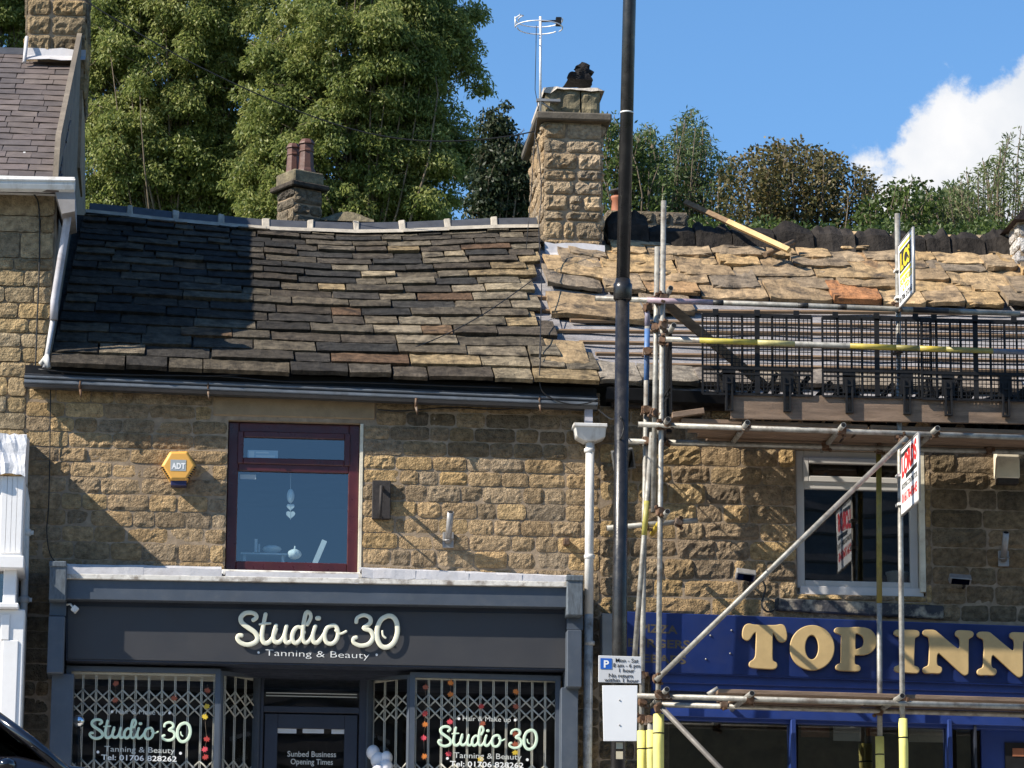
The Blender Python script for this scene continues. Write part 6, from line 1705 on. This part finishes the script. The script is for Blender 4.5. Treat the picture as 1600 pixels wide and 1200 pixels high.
# maple leaf garlands inside the shop windows
def maple(c, s, rot, m, parent):
    pts = []; base = [(0,-1.0),(.12,-.45),(.75,-.6),(.55,-.25),(1.0,.15),(.62,.18),(.68,.6),(.28,.42),(0,1.0)]
    full = base+[(-x, y) for x, y in base[-2:0:-1]]
    for x, y in full: pts.append(c+Vector((s*(x*math.cos(rot)-y*math.sin(rot)), 0, s*(x*math.sin(rot)+y*math.cos(rot)))))
    b = MB(); b.prism(pts, (0,.003,0)); b.build('maple_leaf', m, parent)
ML = [mat('leaf_red', (.45,.05,.04), .6), mat('leaf_orange', (.55,.17,.03), .6), mat('leaf_rust', (.30,.08,.04), .6), mat('leaf_yellow', (.6,.42,.04), .6), mat('leaf_pink', (.62,.07,.09), .6)]
for (lab, leaves) in (
    ('garland of autumn leaves beside the post at the left of the right shop window', [(665,1074,2),(664,1115,0),(664,1132,1),(662,1153,4),(663,1182,1)]),
    ('garland of autumn leaves left of the script in the right shop window', [(704,1067,1),(704,1085,1),(703,1128,4),(701,1178,4)]),
    ('garland of autumn leaves behind the middle of the script in the right shop window', [(752,1104,0),(754,1131,2),(751,1186,3)]),
    ('garland of autumn leaves towards the right of the right shop window', [(806,1081,1),(806,1104,2),(805,1147,2),(805,1163,2),(805,1176,3)]),
    ('garland of autumn leaves near the middle of the left shop window', [(272,1091,2),(180,1094,2),(181,1068,2)]),
    ('garland of autumn leaves beside the right frame of the left shop window', [(324,1079,2),(323,1104,3),(320,1120,3),(323,1155,0),(320,1171,4),(321,1183,0)])):
    g = thing('leaf_garland', lab, 'garland', tuple(P(leaves[0][0], leaves[0][1], -.14)), 'garlands of autumn leaves')
    b = MB()
    qq = [P(x,y,-.135) for x,y,_ in leaves]; tp_ = qq[0].copy(); tp_.z += .06
    b.tube([tp_]+qq, .0022, 5); b.build('string', BARK, g)
    for x, y, k in leaves: maple(P(x,y,-.142), .033, rnd.uniform(-.5,.5), ML[k], g)
ball = thing('mirror_ball', 'round silver mirrored ball just inside the left edge of the left shop window', 'ball', tuple(P(124,1140,-.08)))
b = MB(); b.ball(P(123,1127,-.10), .06,.05,.06, 20, 12); b.build('sphere', CHROME, ball); b = MB(); b.tube([P(123,1140,-.10), P(122,1155,-.10), P(123,1400,-.10)], .02, 8); b.build('stand', BLACKPL, ball)
for k, (x, y, r, lab) in enumerate(((583,1176,.062,'topmost pale balloon in the cluster beside the studio door'),(591,1188,.07,'grey white balloon at the left of the cluster beside the studio door'),(604,1184,.055,'small pale balloon at the right of the cluster beside the studio door'),(603,1199,.065,'bright balloon low in front of the cluster beside the studio door'),(590,1206,.06,'lowest pale balloon of the cluster beside the studio door'))):
    Yb2 = .2-k*.03; c = P(x,y,Yb2); bo = thing('balloon', lab, 'balloon', tuple(c), 'white balloons beside the door')
    b = MB(); b.ball(c, r, r, r*1.12, 16, 10); b.build('skin', BALLOON, bo); b = MB(); b.tube([c-Vector((0,0,r*1.1)), c-Vector((0,0,r*1.3))], [.005,.012], 6); b.build('knot', BALLOON, bo); b = MB(); b.tube([c-Vector((0,0,r*1.25)), Vector((P(594,1200,.1).x, .1, .02))], .0025, 4); b.build('ribbon', BALLOON, bo)

# ================================================================== parked car at the lower left corner
car = thing('parked_car', 'black car at the lower left corner with only its windscreen pillar in view', 'car', (-2.2, -5.1, -.13))
CZ = -.13
ws_top = P(-4,1102,-5.85); ws_bot = P(102,1206,-5.85)
X0 = ws_top.x; Z0 = ws_top.z
def section(stations, hw, name, m, parent, bevel=.03):
    """loft of rectangles with rounded shoulders across the car: stations of (x, z_low, z_high, half width low, half width high)"""
    vs = []; n = 8
    for (x, zl, zh, wl, wh) in stations:
        ym = -5.05; dz = min(.08, (zh-zl)*.3)
        for y, z in ((-wl,zl),(-wl*1.02,zl+(zh-zl)*.45),(-(wh),zh-dz),(-(wh-.07),zh),((wh-.07),zh),((wh),zh-dz),(wl*1.02,zl+(zh-zl)*.45),(wl,zl)): vs.append((x, ym+y, z))
    fs = []
    for i in range(len(stations)-1):
        for j in range(n): k = (j+1) % n; fs.append((i*n+j, (i+1)*n+j, (i+1)*n+k, i*n+k))
    fs.append(tuple(range(n))); fs.append(tuple((len(stations)-1)*n+j for j in range(n-1,-1,-1)))
    b = MB(); b.add(vs, fs, True); return b.build(name, m, parent, bevel=bevel, seg=2)
xb = ws_bot.x; zb_ = ws_bot.z
body = section([(X0-3.0,CZ+.40,.55,.70,.68),(X0-2.9,CZ+.22,.90,.84,.80),(X0-1.5,CZ+.2,.90,.88,.84),(xb-.35,CZ+.2,.90,.88,.84),(xb+.05,CZ+.2,.84,.88,.80),(xb+.95,CZ+.22,.74,.85,.74),(xb+1.15,CZ+.3,.58,.74,.66)], 0, 'body', CARPAINT, car)
roofc = section([(X0-2.2,Z0-.14,Z0-.09,.60,.58),(X0-1.6,Z0-.06,Z0+.0,.66,.62),(X0-.6,Z0-.05,Z0+.03,.70,.64),(X0-.05,Z0-.06,Z0+.0,.70,.64)], 0, 'roof_panel', CARPAINT, car, bevel=.02)
def pillar(a, c, w, name='pillar'):
    b = MB(); b.tube([a, a.lerp(c,.5)+Vector((0,0,.02)), c], w, 8); b.build(name, CARPAINT, car)
for s in (-1, 1):
    yt, yl = -5.05+s*.66, -5.05+s*.80
    pillar(Vector((X0-.06,yt,Z0-.035)), Vector((xb+.05,yl,zb_-.04)), .045); pillar(Vector((X0-1.0,yt,Z0-.03)), Vector((X0-1.0,yl,.96)), .045); pillar(Vector((X0-2.15,yt+s*-.06,Z0-.12)), Vector((X0-2.8,yl,.92)), .06)
    b = MB(); b.add([Vector((X0-.1,yt,Z0-.05)),Vector((xb,yl,zb_-.05)),Vector((X0-1.0,yl,.95)),Vector((X0-1.0,yt,Z0-.04))], [(0,1,2,3)]); b.build('window', G_CAR, car)
    b = MB(); b.add([Vector((X0-1.0,yt,Z0-.05)),Vector((X0-1.0,yl,.95)),Vector((X0-2.75,yl,.92)),Vector((X0-2.12,yt-s*.05,Z0-.12))], [(0,1,2,3)]); b.build('window', G_CAR, car)
    b = MB(); b.ball((xb-.42, -5.05+s*.98, .80), .08,.12,.06, 10, 6); b.build('door_mirror', CARPAINT, car)
    for wx in (X0-2.3, xb+.42):
        c = Vector((wx, -5.05+s*.80, CZ+.31)); b = MB(); b.tube([c-Vector((0,.1,0)), c+Vector((0,.1,0))], .31, 20); w = b.build('wheel', RUBBER, car)
        b = MB(); b.tube([c+Vector((0,s*.09,0)), c+Vector((0,s*.106,0))], .2, 14); b.build('rim', ALUM, w)
    b = MB(); b.ball((xb+1.05, -5.05+s*.58, .66), .10,.14,.06, 10, 6); b.build('headlight', G_DARK, car)
b = MB(); b.add([Vector((X0-.06,-5.05-.62,Z0-.03)),Vector((xb+.06,-5.05-.76,zb_-.05)),Vector((xb+.06,-5.05+.76,zb_-.05)),Vector((X0-.06,-5.05+.62,Z0-.03))], [(0,1,2,3)]); b.build('windscreen', G_CAR, car)
b = MB(); b.add([Vector((X0-2.15,-5.05-.56,Z0-.1)),Vector((X0-2.8,-5.05-.7,.9)),Vector((X0-2.8,-5.05+.7,.9)),Vector((X0-2.15,-5.05+.56,Z0-.1))], [(0,1,2,3)]); b.build('rear_screen', G_CAR, car)
# rendered stack at the right edge of the ridge
c_, ex0, ex1, ezb, ezt = chimney(inn, 1592, 1660, 338, 396, 3.3, .8, [(.55,.52,.48),(.48,.45,.42)], label='pale stack with a dark slate hood at the right edge', sides='l')
b = MB(); A = P(1588,338,3.2); b.prism([A+Vector((-.03,-.0,-.03)), A+Vector((.12,0,.14)), A+Vector((.5,0,.14)), A+Vector((.55,0,-.03))], (0,1.0,0)); b.build('slate_hood', SOOT, c_, color=(.045,.035,.035))
